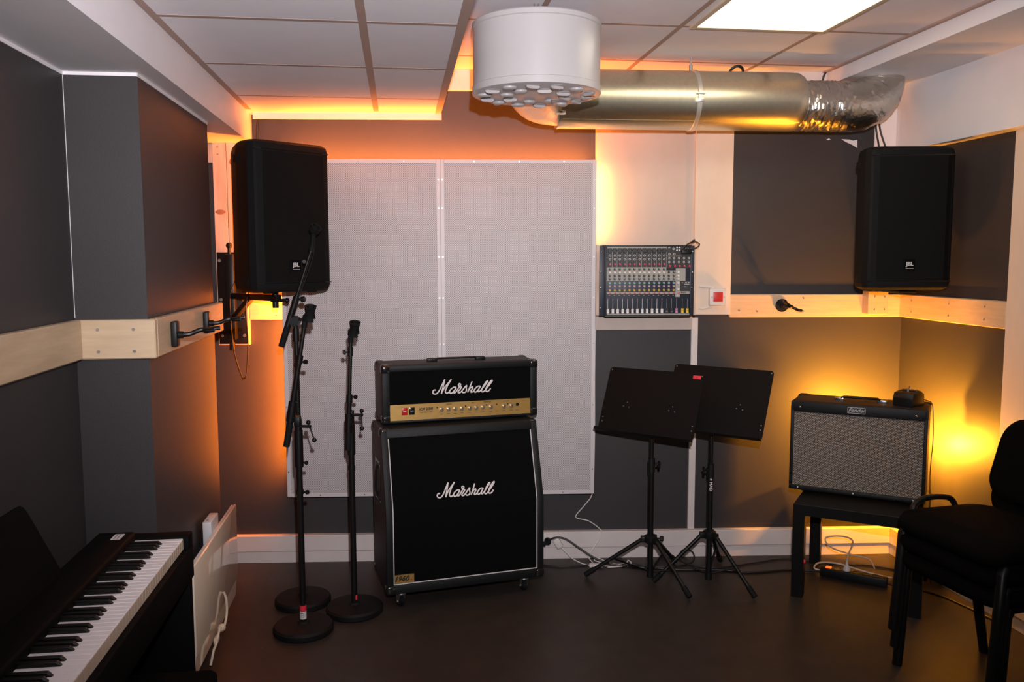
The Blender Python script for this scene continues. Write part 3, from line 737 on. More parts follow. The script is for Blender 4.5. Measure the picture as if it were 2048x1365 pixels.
mb = MB(); mb.tube([(-1.24, -0.26, 1.62), (-1.30, -0.13, 1.58), (-1.335, -0.115, 1.50), (-1.335, -0.115, 1.35), (-1.325, -0.11, 1.20), (-1.29, -0.11, 1.07), (-1.278, -0.115, 1.058), (-1.262, -0.12, 1.08), (-1.245, -0.13, 1.25), (-1.225, -0.22, 1.45), (-1.19, -0.23, 1.575)], 0.0033, seg=7, sub=6)
tag(mb.build('speaker_cable', M['cable']), 'black cable looping down below the left loudspeaker bracket', 'cable', 'loudspeaker cables')

# ------------------------------------------------------------------ mixer
t = thing('mixing_desk', 'wall mounted dark blue audio mixing desk with rows of coloured knobs', 'mixer', (0.890, -0.150, 1.574))
S = 0.000335                                           # metres per drawing unit
def mx(px, py): return ((px - 832) * S, (750 - py) * S)
mb = MB(); mb.box(-0.226, 0.233, 0.0, 0.10, -0.190, 0.190, bev=0.004); mb.build('chassis', M['mixerblue'], t)
for a, b in ((-0.256, -0.221), (0.232, 0.256)):
    mb = MB(); mb.box(a, b, 0.004, 0.010, -0.188, 0.188, bev=0.001); mb.box(a if a > 0 else b - 0.008, a + 0.008 if a > 0 else b, -0.008, 0.05, -0.189, 0.189, bev=0.003); mb.build('rack_ear', M['mixerblue'], t)
mb = MB(); mb.box(-0.236, 0.240, -0.004, 0.06, 0.182, 0.192, bev=0.002); mb.box(-0.226, 0.236, -0.003, 0.06, -0.194, -0.186, bev=0.002); mb.build('end_cap', M['mixerblack'], t)
mb = MB()
def band(mb, x0, y0, x1, y1, y=-0.0012):
    a, b = mx(x0, y0); c, d = mx(x1, y1); mb.box(a, c, y, 0.001, d, b)
band(mb, 187, 205, 1142, 228); band(mb, 187, 532, 1140, 590); band(mb, 187, 588, 1290, 747); band(mb, 1293, 552, 1452, 752); band(mb, 1293, 750, 1366, 1010)
band(mb, 187, 926, 1293, 962); band(mb, 1366, 918, 1526, 962); band(mb, 187, 1276, 1524, 1298); band(mb, 1145, 350, 1382, 360)
mb.build('grey_band', M['mixergrey'], t, smooth=False)
mb = MB(); band(mb, 187, 228, 1142, 532, -0.0006); band(mb, 1142, 185, 1530, 550, -0.0006); band(mb, 1374, 752, 1526, 915, -0.0009)
mb.build('dark_band', M['mixerblack'], t, smooth=False)
mb = MB()
for k in range(17): band(mb, 268 + 79.2 * k - 1.5, 230 if k < 12 else 560, 268 + 79.2 * k + 1.5, 530 if k < 12 else 562, -0.0014) if k < 12 else None
mb.build('divider_lines', M['silverprint'], t, smooth=False)
mb = MB()
for k in range(15): band(mb, 232 + 79.2 * k - 14, 980, 232 + 79.2 * k + 8, 985, -0.0014)
mb.build('fader_legend', M['silverprint'], t, smooth=False)
mb = MB()
for x, y, w in ((1182, 220, 34), (1405, 782, 26), (1462, 775, 26), (1505, 775, 26), (1478, 803, 80), (1448, 845, 40)): band(mb, x - w / 2, y - 5, x + w / 2, y + 5, -0.0016)
for x in (1330, 1350): 
    for y in (975, 990): band(mb, x - 5, y - 4, x + 5, y + 4, -0.0016)
mb.build('panel_print', M['silverprint'], t, smooth=False)
mb = MB(); mb.text('EFX12', 0.0105, T((mx(1425, 940)[0], -0.0016, mx(1425, 940)[1])), bold=0.0004); mb.build('model_lettering', M['ink'], t, smooth=False)
def many(name, m, pts, build):
    o = None
    for px, py in pts:
        x, z = mx(px, py)
        if o is None:
            mb = MB(); build(mb); o = mb.build(name, m, t); o.location = (x, 0, z)
        else: part_copy(o, (x, 0, z))
ch = [232 + 79.2 * k for k in range(14)]
def bxlr(mb):
    mb.lathe([(0.0128, 0), (0.0128, 0.003), (0.0108, 0.003), (0.0108, 0.0005)], 22, Mx=RX(90))
many('microphone_socket', M['gloss'], [(x, 268) for x in ch[:12]], bxlr)
def bjack(mb):
    mb.lathe([(0.0058, 0), (0.0058, 0.004), (0.0034, 0.004), (0.0034, 0.001)], 16, Mx=RX(90)); mb.mi = 1; mb.cyl((0, -0.0005, 0), (0, -0.0015, 0), 0.0034, seg=12)
many('jack_socket', [M['silverprint'], M['ink']], [(x, y) for y in (345, 408) for x in ch[:12]] + [(x, y) for y in (388, 450) for x in (1185, 1262, 1340, 1422, 1500)] + [(1187, 322), (1265, 322), (1425, 238), (1503, 235), (1252, 240)], bjack)
def bcinch(mb): mb.cyl((0, 0, 0), (0, -0.007, 0), 0.0042, seg=14)
many('phono_socket', M['knobwhite'], [(1305, 218), (1348, 218), (1305, 262), (1348, 262)], bcinch)
def bknob(mb):
    mb.cyl((0, 0, 0), (0, -0.010, 0), 0.0066, 0.0056, seg=16, bev=0.0008); mb.mi = 1; mb.box(-0.0007, 0.0007, -0.0105, -0.0095, 0.0005, 0.0055)
many('gain_knob', [M['knobred'], M['logo']], [(x, 485) for x in ch[:12]] + [(x, 516) for x in (1193, 1273, 1353, 1430, 1510)], bknob)
many('tone_knob', [M['knobdark'], M['logo']], [(x, y) for y in (565, 668, 718) for x in ch[:12]] + [(x, y) for y in (613, 668, 718) for x in ch[12:]], bknob)
many('frequency_knob', [M['knobwhite'], M['ink']], [(x, 614) for x in ch[:12]], bknob)
many('send_knob', [M['knobteal'], M['ink']], [(x, 782) for x in ch], bknob)
many('effect_knob', [M['knobmauve'], M['ink']], [(x, 835) for x in ch], bknob)
many('pan_knob', [M['knobyellow'], M['ink']], [(x, 897) for x in ch], bknob)
many('master_knob', [M['knobwhite'], M['ink']], [(1335, y) for y in (613, 667, 720, 782, 882)], bknob)
def bbtn(mb): mb.box(-0.0045, 0.0045, -0.004, 0, -0.0035, 0.0035, bev=0.0008)
many('mute_button', M['knobred'], [(x + 8, 948) for x in ch] + [(1347, 945)], bbtn)
fx = [205 + 79.2 * k for k in range(14)] + [1313, 1408, 1488]
def bslot(mb): mb.box(-0.0010, 0.0010, -0.0016, 0, -0.028, 0.026)
many('fader_slot', M['silverprint'], [(x, 1113) for x in fx[:12]], bslot)
many('fader_slot', M['mixergrey'], [(x, 1113) for x in fx[12:]], lambda mb: mb.box(-0.0006, 0.0006, -0.0014, 0, -0.026, 0.026))
def bcap(mb):
    mb.prism([(0.0, -0.0125), (-0.009, -0.0125), (-0.006, 0.0), (-0.009, 0.0125), (0.0, 0.0125)], -0.0064, 0.0064, 'x'); mb.mi = 1; mb.box(-0.0064, 0.0064, -0.0068, -0.0058, -0.0006, 0.0006)
many('fader_cap', [M['knobwhite'], M['ink']], [(x, 1233) for x in fx[:12]], bcap)
many('fader_cap', [M['knobdark'], M['logo']], [(x, 1236) for x in fx[12:14]], bcap)
many('fader_cap', [M['faderpink'], M['ink']], [(fx[14], 1228)], bcap)
many('fader_cap', [M['fadergold'], M['ink']], [(x, 1230) for x in fx[15:]], bcap)
o = None
for px, py in ((95, 292), (90, 615), (88, 858), (88, 1185), (1568, 282), (1568, 615), (1560, 857), (1552, 1180)):
    x, z = mx(px, py)
    if o is None:
        mb = MB(); mb.sphere((0, 0.004, 0), 0.0048, (1, 0.7, 1)); o = mb.build('screw', M['chrome'], t); o.location = (x, 0, z)
    else: part_copy(o, (x, 0, z))
x, z = mx(1462, 285)
mb = MB(); mb.box(x - 0.030, x + 0.026, -0.022, 0.0, z - 0.012, z + 0.012, bev=0.004)
for s in (-0.014, 0.012): mb.cyl((x + s, -0.012, z + 0.008), (x + s, -0.012, z + 0.030), 0.004)
mb.build('cable_plugs', M['black'], t)
# mounting boards of the mixer
for a, b, w_ in ((0.622, 0.658, 'left'), (1.128, 1.168, 'right')):
    mb = MB(); mb.box(a, b, -0.096, -0.028, 1.384, 1.768, bev=0.002)
    tag(mb.build('mixer_mount', M['pine'], smooth=False), 'pine board behind the %s edge of the mixing desk' % w_, 'mount', 'pine boards carrying the mixing desk')
mb = MB(); mb.tube([(1.075, -0.176, 1.745), (1.10, -0.185, 1.770), (1.135, -0.17, 1.785), (1.155, -0.10, 1.795), (1.164, -0.03, 1.79)], 0.004, seg=8, sub=6)
mb.tube([(1.085, -0.176, 1.74), (1.13, -0.19, 1.745), (1.165, -0.175, 1.765), (1.150, -0.17, 1.78), (1.155, -0.05, 1.782)], 0.003, seg=8, sub=6)
tag(mb.build('audio_cable', M['cable']), 'black audio cables curling at the top right corner of the mixing desk', 'cable')
# red switch
t = thing('wall_switch', 'white wall switch with a square red button, right of the mixing desk', 'switch', (1.298, -0.045, 1.483))
mb = MB(); mb.box(-0.046, 0.046, -0.030, 0, -0.046, 0.046, bev=0.004); mb.build('housing', M['whiteplastic'], t)
mb = MB(); mb.box(-0.026, 0.026, -0.036, -0.028, -0.026, 0.026, bev=0.002); mb.build('button', M['red'], t)
mb = MB()
for s in (-0.033, 0.033): mb.cyl((s, -0.031, 0), (s, -0.0295, 0), 0.003, seg=10)
mb.build('screw', M['steel'], t)
mb = MB()
for z in (0.058, -0.062): mb.tube([(-0.100, -0.004, z), (-0.075, -0.004, z - 0.003), (-0.046, -0.004, z - (0.004 if z > 0 else -0.004)), (-0.028, -0.006, z * 0.92)], 0.0055, seg=8, sub=4)
mb.build('conduit', M['whiteplastic'], t)

# ------------------------------------------------------------------ guitar hangers
def hanger(label, Mx, black_plate, long=0.13):
    t = thing('guitar_hanger', label, 'hanger', (0, 0, 0), 0, 'guitar hangers on the plywood rails'); t.matrix_world = Mx
    mb = MB()
    if black_plate: mb.box(-0.024, 0.024, -0.022, 0, -0.046, 0.046, bev=0.005)
    else: mb.cyl((0, 0, 0), (0, -0.012, 0), 0.036, seg=28, bev=0.003)
    mb.build('plate', M['black'], t)
    mb = MB(); mb.cyl((0, -0.012, -0.004), (0, -0.04, -0.004), 0.013, seg=16, bev=0.002); mb.build('socket', M['black'], t)
    mb = MB(); mb.tube([(0, -0.03, -0.004), (0.004, -0.06, -0.002), (0.018, -0.09, 0.010), (0.022, -long, 0.012)], 0.0085, seg=10, sub=5)
    mb.tube([(-0.034, -long - 0.045, 0.014), (-0.026, -long - 0.012, 0.012), (0.022, -long, 0.012), (0.060, -long - 0.012, 0.012), (0.068, -long - 0.045, 0.014)], 0.0075, seg=10, sub=5)
    mb.build('yoke', M['blackmetal'], t)
Mp = RM @ T((AP + 0.03, 0, 0))
hanger('near guitar hanger on the left plywood rail', Mp @ T((0, -1.475, 1.427)) @ RZ(90), True, 0.11)
hanger('far guitar hanger on the left plywood rail, next to the bracket', Mp @ T((0, -0.96, 1.430)) @ RZ(90), True, 0.11)
hanger('round black guitar hanger on the right plywood rail, under the dark wall', T((1.668, -0.03, 1.433)) @ RY(30), False, 0.075)

# ------------------------------------------------------------------ microphone stands
def mic_base(t, sticker):
    mb = MB(); mb.lathe([(0.001, 0), (0.130, 0), (0.136, 0.006), (0.136, 0.026), (0.128, 0.036), (0.030, 0.042), (0.022, 0.050), (0.001, 0.050)], 48); mb.build('base', M['iron'], t)
    if sticker == 2:
        mb = MB(); mb.cyl((0, 0, 0.098), (0, 0, 0.124), 0.0150, seg=20); mb.build('sticker', M['redtape'], t)
        mb = MB(); mb.cyl((0, 0, 0.060), (0, 0, 0.096), 0.0148, seg=20)
        mb.mi = 1
        for z in (0.071, 0.079, 0.087): mb.box(-0.008, 0.007, -0.0152, -0.0145, z, z + 0.0018)
        mb.build('paper_label', [M['paper'], M['ink']], t)
    if sticker == 1:
        mb = MB(); mb.box(0.006, 0.0145, -0.012, 0.004, 0.060, 0.085, bev=0.002); mb.build('sticker', M['redtape'], t)
def knob(t, p, d=(1, 0, 0), r=0.011, L=0.030):
    p = Vector(p); d = Vector(d).normalized()
    mb = MB(); mb.cyl(p, p + d * L * 0.5, 0.005, seg=10); mb.cyl(p + d * L * 0.45, p + d * L, r, seg=10, bev=0.002); mb.build('knob', M['black'], t)
def clip(t, p, d, r=0.016):
    p = Vector(p); d = Vector(d).normalized()
    mb = MB(); mb.cyl(p - d * 0.01, p + d * 0.03, 0.012, seg=14); mb.sphere(p + d * 0.038, 0.014)
    q = p + d * 0.055 + Vector((0.018, -0.004, 0)); a = Vector((0.18, -0.35, 0.92)).normalized()
    b = a.cross(Vector((0, 1, 0))).normalized(); c = a.cross(b)
    for s in (-1, 1):
        pts = []
        for k in range(7):
            an = R(-25 + 115 * k / 6) * s + (PI if s < 0 else 0) * 0
            pts.append((math.cos(an) * 0.017, math.sin(an) * 0.017))
    secs = []
    outer = [(math.cos(R(x)) * 0.026, math.sin(R(x)) * 0.026) for x in range(-140, 141, 20)]
    inner = [(math.cos(R(x)) * 0.019, math.sin(R(x)) * 0.019) for x in range(140, -141, -20)]
    for h, sc in ((-0.032, 1.15), (0.0, 0.85), (0.032, 1.10)):
        secs.append([tuple(q + a * h + b * (u * sc) + c * (v * sc)) for u, v in outer + inner])
    mb.loft(secs); mb.build('microphone_clip', M['rubber'], t)
def thandle(t, p, lean=0.0):
    p = Vector(p)
    mb = MB(); mb.cyl(p, p + Vector((0.048, -0.008, 0)), 0.0075, seg=12); q = p + Vector((0.043, -0.008, 0))
    d = Vector((math.sin(lean), 0, -math.cos(lean)))
    mb.cyl(q - d * 0.018, q + d * 0.062, 0.0035, seg=10); mb.sphere(q - d * 0.020, 0.0105); mb.sphere(q + d * 0.064, 0.0105)
    mb.build('clamp_lever', M['blackmetal'], t)
def rod(t, name, p0, p1, r, m='blackmetal', bev=0.002, seg=16):
    mb = MB(); mb.cyl(p0, p1, r, seg=seg, bev=bev); return mb.build(name, M[m], t)

# front stand with the nearly upright boom
t = thing('microphone_stand', 'front microphone stand with red and white stickers at its round base', 'microphone stand', (-0.820, -0.921, 0), 0, 'microphone stands')
mic_base(t, 2)
rod(t, 'lower_pole', (0, 0, 0.045), (0, 0, 0.80), 0.0140); rod(t, 'sleeve', (0, 0, 0.765), (0, 0, 0.935), 0.0195)
rod(t, 'collar', (0, 0, 0.640), (0, 0, 0.662), 0.0175); knob(t, (0.015, 0, 0.65), (1, -0.2, 0), 0.010, 0.026); knob(t, (0.018, 0, 0.785), (1, -0.2, 0), 0.009, 0.02)
rod(t, 'upper_pole', (0, 0, 0.935), (0, 0, 0.985), 0.0165)
B0 = Vector((-0.048, -0.030, 0.866)); B1 = Vector((0.045, -0.030, 1.405)); dB = (B1 - B0).normalized()
rod(t, 'clamp', B0 + dB * 0.115, B0 + dB * 0.205, 0.019); mb = MB(); mb.box(-0.014, 0.014, -0.032, 0.010, 0.955, 1.0, bev=0.006); mb.build('clamp_block', M['black'], t)
thandle(t, (0.012, -0.012, 0.953), 0.30)
rod(t, 'boom', B0 + dB * 0.06, B1, 0.0095); rod(t, 'boom_tube', B0 + dB * 0.10, B0 + dB * 0.40, 0.0120); rod(t, 'grip', B0, B0 + dB * 0.105, 0.0145, 'rubber')
rod(t, 'boom_collar', B0 + dB * 0.375, B0 + dB * 0.415, 0.0155); knob(t, B0 + dB * 0.385 + Vector((0.01, -0.006, 0)), (1, -0.3, 0), 0.010, 0.030)
clip(t, B1, dB)
# back stand with the long raised boom
t = thing('microphone_stand', 'rear microphone stand with its boom raised in front of the left loudspeaker', 'microphone stand', (-0.888, -0.600, 0), 0, 'microphone stands')
mic_base(t, 0)
rod(t, 'lower_pole', (0, 0, 0.045), (0, 0, 0.80), 0.0140); rod(t, 'sleeve', (0, 0, 0.73), (0, 0, 0.80), 0.0185)
rod(t, 'upper_pole', (0, 0, 0.79), (0, 0, 1.39), 0.0115); rod(t, 'collar', (0, 0, 1.30), (0, 0, 1.365), 0.0165); rod(t, 'pole_ring', (-0.001, 0, 1.175), (0.001, 0, 1.20), 0.0145)
B0 = Vector((-0.064, -0.035, 1.280)); B1 = Vector((0.088, -0.035, 1.735)); dB = (B1 - B0).normalized()
rod(t, 'clamp', B0 + dB * 0.10, B0 + dB * 0.235, 0.0155)
mb = MB(); mb.cyl((0.0, -0.050, 1.400), (0, 0.018, 1.400), 0.024, seg=22, bev=0.004); mb.build('clamp_disc', M['black'], t)
mb = MB(); p = Vector((0.015, -0.025, 1.408)); mb.cyl(p, p + Vector((0.05, -0.005, 0)), 0.007, seg=12); mb.cyl(p + Vector((0.045, -0.005, 0)), p + Vector((0.02, -0.008, -0.075)), 0.0035, seg=10); mb.sphere(p + Vector((0.02, -0.008, -0.078)), 0.010); mb.build('clamp_lever', M['blackmetal'], t)
rod(t, 'boom', B0 + dB * 0.06, B1, 0.0085); rod(t, 'boom_tube', B0 + dB * 0.08, B0 + dB * 0.26, 0.0115); rod(t, 'grip', B0, B0 + dB * 0.105, 0.0150, 'rubber')
rod(t, 'boom_collar', B0 + dB * 0.215, B0 + dB * 0.250, 0.0165); knob(t, B0 + dB * 0.235 + Vector((0.012, -0.006, 0)), (1, -0.2, 0.1), 0.014, 0.034)
mb = MB(); mb.cyl(B1 - dB * 0.055 + Vector((-0.012, -0.012, 0)), B1 - dB * 0.055 + Vector((-0.014, -0.018, 0)), 0.008, seg=12); mb.build('end_screw', M['steel'], t)
mb = MB(); mb.cyl(B1, B1 + dB * 0.03, 0.013, seg=14); mb.cyl(B1 + dB * 0.02, B1 + Vector((0.016, -0.01, 0.085)), 0.011, seg=14); mb.lathe([(0.013, 0), (0.024, 0.004), (0.026, 0.02), (0.026, 0.032), (0.020, 0.034), (0.019, 0.010), (0.002, 0.008)], 24, Mx=T(B1 + Vector((0.014, -0.01, 0.088))) @ RY(40) @ RX(25)); mb.build('microphone_clip', M['rubber'], t)
mb = MB(); mb.tube([B1 + Vector((0.018, -0.015, 0.01)), B1 - dB * 0.06 + Vector((0.022, -0.01, 0)), B1 - dB * 0.18 + Vector((0.016, -0.01, 0)), B1 - dB * 0.29 + Vector((0.008, -0.012, 0))], 0.0022, seg=6, sub=5); mb.build('cable_tie', M['cable'], t)
# right stand
t = thing('microphone_stand', 'right microphone stand standing alone left of the large cabinet', 'microphone stand', (-0.618, -0.714, 0), 0, 'microphone stands')
mic_base(t, 1)
rod(t, 'lower_pole', (0, 0, 0.045), (0, 0, 0.82), 0.0140); rod(t, 'sleeve', (0, 0, 0.770), (0, 0, 0.920), 0.0190); rod(t, 'collar', (0, 0, 0.697), (0, 0, 0.720), 0.0172)
rod(t, 'upper_pole', (0, 0, 0.915), (0, 0, 0.985), 0.0165)
B0 = Vector((-0.010, -0.032, 0.800)); B1 = Vector((0.012, -0.032, 1.318)); dB = (B1 - B0).normalized()
rod(t, 'clamp', B0 + dB * 0.085, B0 + dB * 0.175, 0.0185); mb = MB(); mb.box(-0.014, 0.014, -0.034, 0.010, 0.935, 0.985, bev=0.006); mb.build('clamp_block', M['black'], t)
thandle(t, (0.012, -0.012, 0.965), 0.0)
rod(t, 'boom', B0 + dB * 0.06, B1, 0.0090); rod(t, 'boom_tube', B0 + dB * 0.10, B0 + dB * 0.26, 0.0120); rod(t, 'grip', B0, B0 + dB * 0.09, 0.0145, 'rubber')
rod(t, 'boom_collar', B0 + dB * 0.225, B0 + dB * 0.265, 0.0150); knob(t, B0 + dB * 0.255 + Vector((0.012, -0.006, 0)), (1, -0.3, 0), 0.010, 0.026)
rod(t, 'clip_collar', B0 + dB * 0.445, B0 + dB * 0.49, 0.0125); knob(t, B0 + dB * 0.465 + Vector((-0.01, -0.006, 0)), (-1, -0.3, 0), 0.012, 0.024)
clip(t, B1, dB)

# ------------------------------------------------------------------ music stands
def music_stand(label, loc, desk, yaw, tilt, W_, H_, feet, zc, zh, knob_side, sticker, lettered):
    t = thing('music_stand', label, 'music stand', loc, 0, 'black tripod music stands')
    o = Vector(loc)
    Md = T(Vector(desk) - o) @ RZ(yaw) @ RX(-tilt)
    mb = MB(); mb.prism(rrect(W_, H_, 0.018, 5, 0, H_ / 2), 0.0, 0.0025, 'y', Mx=Md)
    dk = mb.build('desk', M['deskmetal'], t)
    mb = MB(); mb.box(-W_ / 2, W_ / 2, -0.046, 0.0, -0.004, 0.0, Mx=Md); mb.box(-W_ / 2, W_ / 2, -0.048, -0.045, -0.004, 0.010, bev=0.001, Mx=Md)
    mb.build('ledge', M['deskmetal'], dk, smooth=False)
    mb = MB()
    for cx in (-W_ * 0.24, W_ * 0.24):
        for dx, dz in ((0, 0.018), (-0.017, -0.004), (0.015, -0.008)):
            mb.cyl(Md @ Vector((cx + dx, -0.0012, H_ * 0.42 + dz)), Md @ Vector((cx + dx, 0.001, H_ * 0.42 + dz)), 0.0030, seg=10)
    for cx, cz in ((W_ / 2 - 0.012, H_ - 0.014), (-W_ / 2 + 0.012, H_ - 0.014), (W_ / 2 - 0.016, 0.075), (W_ / 2 - 0.016, 0.052), (-W_ / 2 + 0.016, 0.075), (-W_ / 2 + 0.016, 0.052)):
        mb.cyl(Md @ Vector((cx, -0.0012, cz)), Md @ Vector((cx, 0.001, cz)), 0.0034, seg=10)
    mb.build('rivet', M['steel'], dk)
    if sticker:
        mb = MB(); mb.box(W_ / 2 - 0.060, W_ / 2 - 0.018, -0.0015, 0.0, H_ - 0.030, H_ - 0.012, bev=0.0005, Mx=Md); mb.mi = 1; mb.box(W_ / 2 - 0.044, W_ / 2 - 0.034, -0.002, -0.001, H_ - 0.022, H_ - 0.020, Mx=Md); mb.build('sticker', [M['redtape'], M['ink']], dk)
    top = Md @ Vector((0, 0.015, H_ * 0.42)); 
    mb = MB(); mb.box(-0.05, 0.05, 0.0025, 0.014, H_ * 0.30, H_ * 0.52, bev=0.002, Mx=Md); mb.cyl((0, 0, top.z - 0.09), (0, 0, top.z - 0.02), 0.014, seg=14); mb.cyl((0, 0, top.z - 0.035), top, 0.012, seg=12)
    mb.build('desk_bracket', M['blackmetal'], t)
    rod(t, 'upper_pole', (0, 0, zc), (0, 0, top.z - 0.03), 0.0115); lp = rod(t, 'lower_pole', (0, 0, 0.025), (0, 0, zc + 0.02), 0.0150)
    rod(t, 'collar', (0, 0, zc - 0.045), (0, 0, zc + 0.03), 0.0185, 'black')
    s = knob_side
    mb = MB(); mb.cyl((s * 0.014, -0.004, zc), (s * 0.034, -0.010, zc), 0.006, seg=10)
    for k in range(3):
        a = k * 2 * PI / 3 + 0.5; mb.sphere((s * 0.038, -0.011 + 0.011 * math.cos(a), zc + 0.011 * math.sin(a)), 0.0105, (0.7, 1, 1), seg=12)
    mb.build('collar_knob', M['black'], t)
    mb = MB(); mb.lathe([(0.016, zh - 0.035), (0.030, zh - 0.035), (0.034, zh - 0.022), (0.034, zh), (0.022, zh + 0.008), (0.016, zh + 0.008)], 24)
    for f in feet:
        d = Vector((f[0], f[1], 0)).normalized(); mb.box(0.02, 0.052, -0.013, 0.013, zh - 0.034, zh - 0.002, bev=0.004, Mx=RZ(math.degrees(math.atan2(d.y, d.x))))
    mb.build('hub', M['black'], t)
    if s > 0 and sticker: knob(t, (0.03, -0.01, zh - 0.010), (1, -0.2, 0), 0.014, 0.036)
    rod(t, 'bottom_cap', (0, 0, 0.018), (0, 0, 0.055), 0.0185, 'black')
    for f in feet:
        F = Vector((f[0], f[1], 0.012)); d = Vector((f[0], f[1], 0)).normalized(); H0 = d * 0.045 + Vector((0, 0, zh - 0.020))
        lg = rod(t, 'leg', H0, F + (H0 - F).normalized() * 0.01, 0.0105)
        rod(lg, 'rubber_foot', F + (H0 - F).normalized() * 0.060, F, 0.0145, 'rubber', seg=14)
        mid = H0.lerp(F, 0.52); mb = MB(); mb.box(0, (mid - Vector((0, 0, 0.045))).length, -0.0065, 0.0065, -0.0015, 0.0015, Mx=T((0, 0, 0.045)) @ Vector((1, 0, 0)).rotation_difference((mid - Vector((0, 0, 0.045))).normalized()).to_matrix().to_4x4())
        mb.build('strut', M['blackmetal'], t)
    if lettered:
        mb = MB()
        Ml = T((-0.002, -0.0152, 0.535)) @ RY(90)
        mb.text('N', 0.022, Ml @ T((-0.036, 0, 0)), bold=0.0004); mb.text('MAD', 0.022, Ml @ T((0.017, 0, 0)), bold=0.0004)
        star = []
        for k in range(10):
            a = R(90 + 36 * k); r = 0.0075 if k % 2 == 0 else 0.003; star.append((math.cos(a) * r - 0.0205, math.sin(a) * r))
        mb.prism(star, -0.0006, 0.0006, 'y', Mx=Ml)
        mb.build('pole_lettering', M['logo'], lp, smooth=False)
music_stand('front left music stand with a red sticker on its desk', (0.884, -0.372, 0), (0.823, -0.455, 0.795), -36, 25, 0.530, 0.352,
            [(-0.338, 0.057), (0.148, -0.265), (0.190, 0.245)], 0.628, 0.240, 1, True, False)
music_stand('rear right music stand with white letters on its pole', (1.1845, -0.415, 0), (1.150, -0.507, 0.809), -37, 27, 0.532, 0.364,
            [(-0.294, -0.006), (0.172, -0.235), (0.144, 0.290)], 0.605, 0.275, -1, False, True)

# ------------------------------------------------------------------ ventilation
t = thing('air_diffuser', 'large white cylindrical air diffuser hanging from the ceiling', 'air diffuser', (0.232, -1.13, 2.362))
rr = 0.263
mb = MB(); mb.lathe([(rr - 0.012, 0.000), (rr + 0.001, 0.004), (rr + 0.001, 0.030), (rr - 0.003, 0.033), (rr - 0.003, 0.258), (rr + 0.001, 0.261), (rr + 0.001, 0.278), (rr - 0.006, 0.284), (0.12, 0.286), (0.002, 0.286)], 72)
mb.build('casing', M['duct_white'], t)
mb = MB(); mb.lathe([(0.002, 0.004), (rr - 0.012, 0.004), (rr - 0.012, 0.010), (0.002, 0.010)], 64); pt = mb.build('nozzle_plate', M['nozzleplate'], t)
n0 = None
for r_, n, off in ((0.214, 14, 0.1), (0.125, 8, 0.2)):
    for k in range(n):
        a = off + 2 * PI * k / n
        if n0 is None:
            mb = MB(); mb.lathe([(0.030, 0.002), (0.034, -0.001), (0.030, -0.005), (0.026, -0.003), (0.025, 0.001)], 20)
            mb.loft([[(0.030 * math.cos(R(x)) * c, 0.030 * math.sin(R(x)) * c + dy, z) for x in range(0, 181, 15)] for c, dy, z in ((1.0, 0.0, -0.002), (0.95, 0.0, -0.009), (0.80, 0.0, -0.013), (0.5, 0.0, -0.0145))])
            n0 = mb.build('nozzle', M['nozzle'], pt); nn = n0
        else: nn = part_copy(n0, (0, 0, 0))
        nn.location = (r_ * math.cos(a), r_ * math.sin(a), 0.003); nn.rotation_euler = (0, 0, random.uniform(0, 2 * PI))
mb = MB()
mb.cyl((0.0, -0.10, 0.284), (0, -0.10, 0.338), 0.004, seg=8); mb.cyl((-0.016, -0.10, 0.300), (-0.016, -0.10, 0.338), 0.003, seg=8); mb.cyl((0.1, 0.16, 0.284), (0.1, 0.16, 0.338), 0.004, seg=8); mb.cyl((-0.1, 0.16, 0.284), (-0.1, 0.16, 0.338), 0.004, seg=8)
mb.build('hanger_rod', M['steel'], t)

YAW = 3.3
t = thing('ventilation_duct', 'round galvanised ventilation duct under the ceiling along the back wall', 'duct', (1.00, -0.335, 2.488), R(YAW))
x0, x1, rd = -0.620, 0.628, 0.1455
mb = MB()
mb.lathe([(rd - 0.002, x0), (rd + 0.002, x0), (rd + 0.002, x0 + 0.008), (rd, x0 + 0.012), (rd, 0.068), (rd, 0.072), (rd, x1 - 0.055), (rd - 0.001, x1 - 0.02), (rd - 0.012, x1), (rd - 0.02, x1), (rd - 0.02, x1 - 0.02)], 64, Mx=RY(90))
mb.build('pipe', M['galv'], t)
mb = MB(); mb.box(x0 + 0.02, x1 - 0.03, -0.003, 0.003, -rd - 0.0012, -rd + 0.001, Mx=RX(-38)); mb.build('seam', M['galv'], t)
mb = MB()
for dx in (-0.008, 0.008): mb.lathe([(rd, 0.002), (rd + 0.005, 0.004), (rd + 0.005, 0.008), (rd, 0.010)], 64, Mx=T((0.070 + dx - 0.006, 0, 0)) @ RY(90))
mb.lathe([(rd, 0.004), (rd + 0.003, 0.005), (rd + 0.003, 0.023), (rd, 0.024)], 64, Mx=T((0.056, 0, 0)) @ RY(90))
for a in (-100,):
    mb.box(0.055, 0.085, -0.010, 0.010, rd, rd + 0.022, bev=0.002, Mx=RX(90 + 8)); mb.box(0.050, 0.094, -0.003, 0.003, rd + 0.006, rd + 0.014, Mx=RX(90 - 4))
mb.build('clamp', M['clampsteel'], t)
mb = MB(); mb.cyl((0.063, 0, rd), (0.063, 0, 0.212), 0.0045, seg=10); mb.cyl((0.063, 0, rd), (0.063, 0, rd + 0.03), 0.009, seg=12); mb.build('hanger_rod', M['steel'], t)
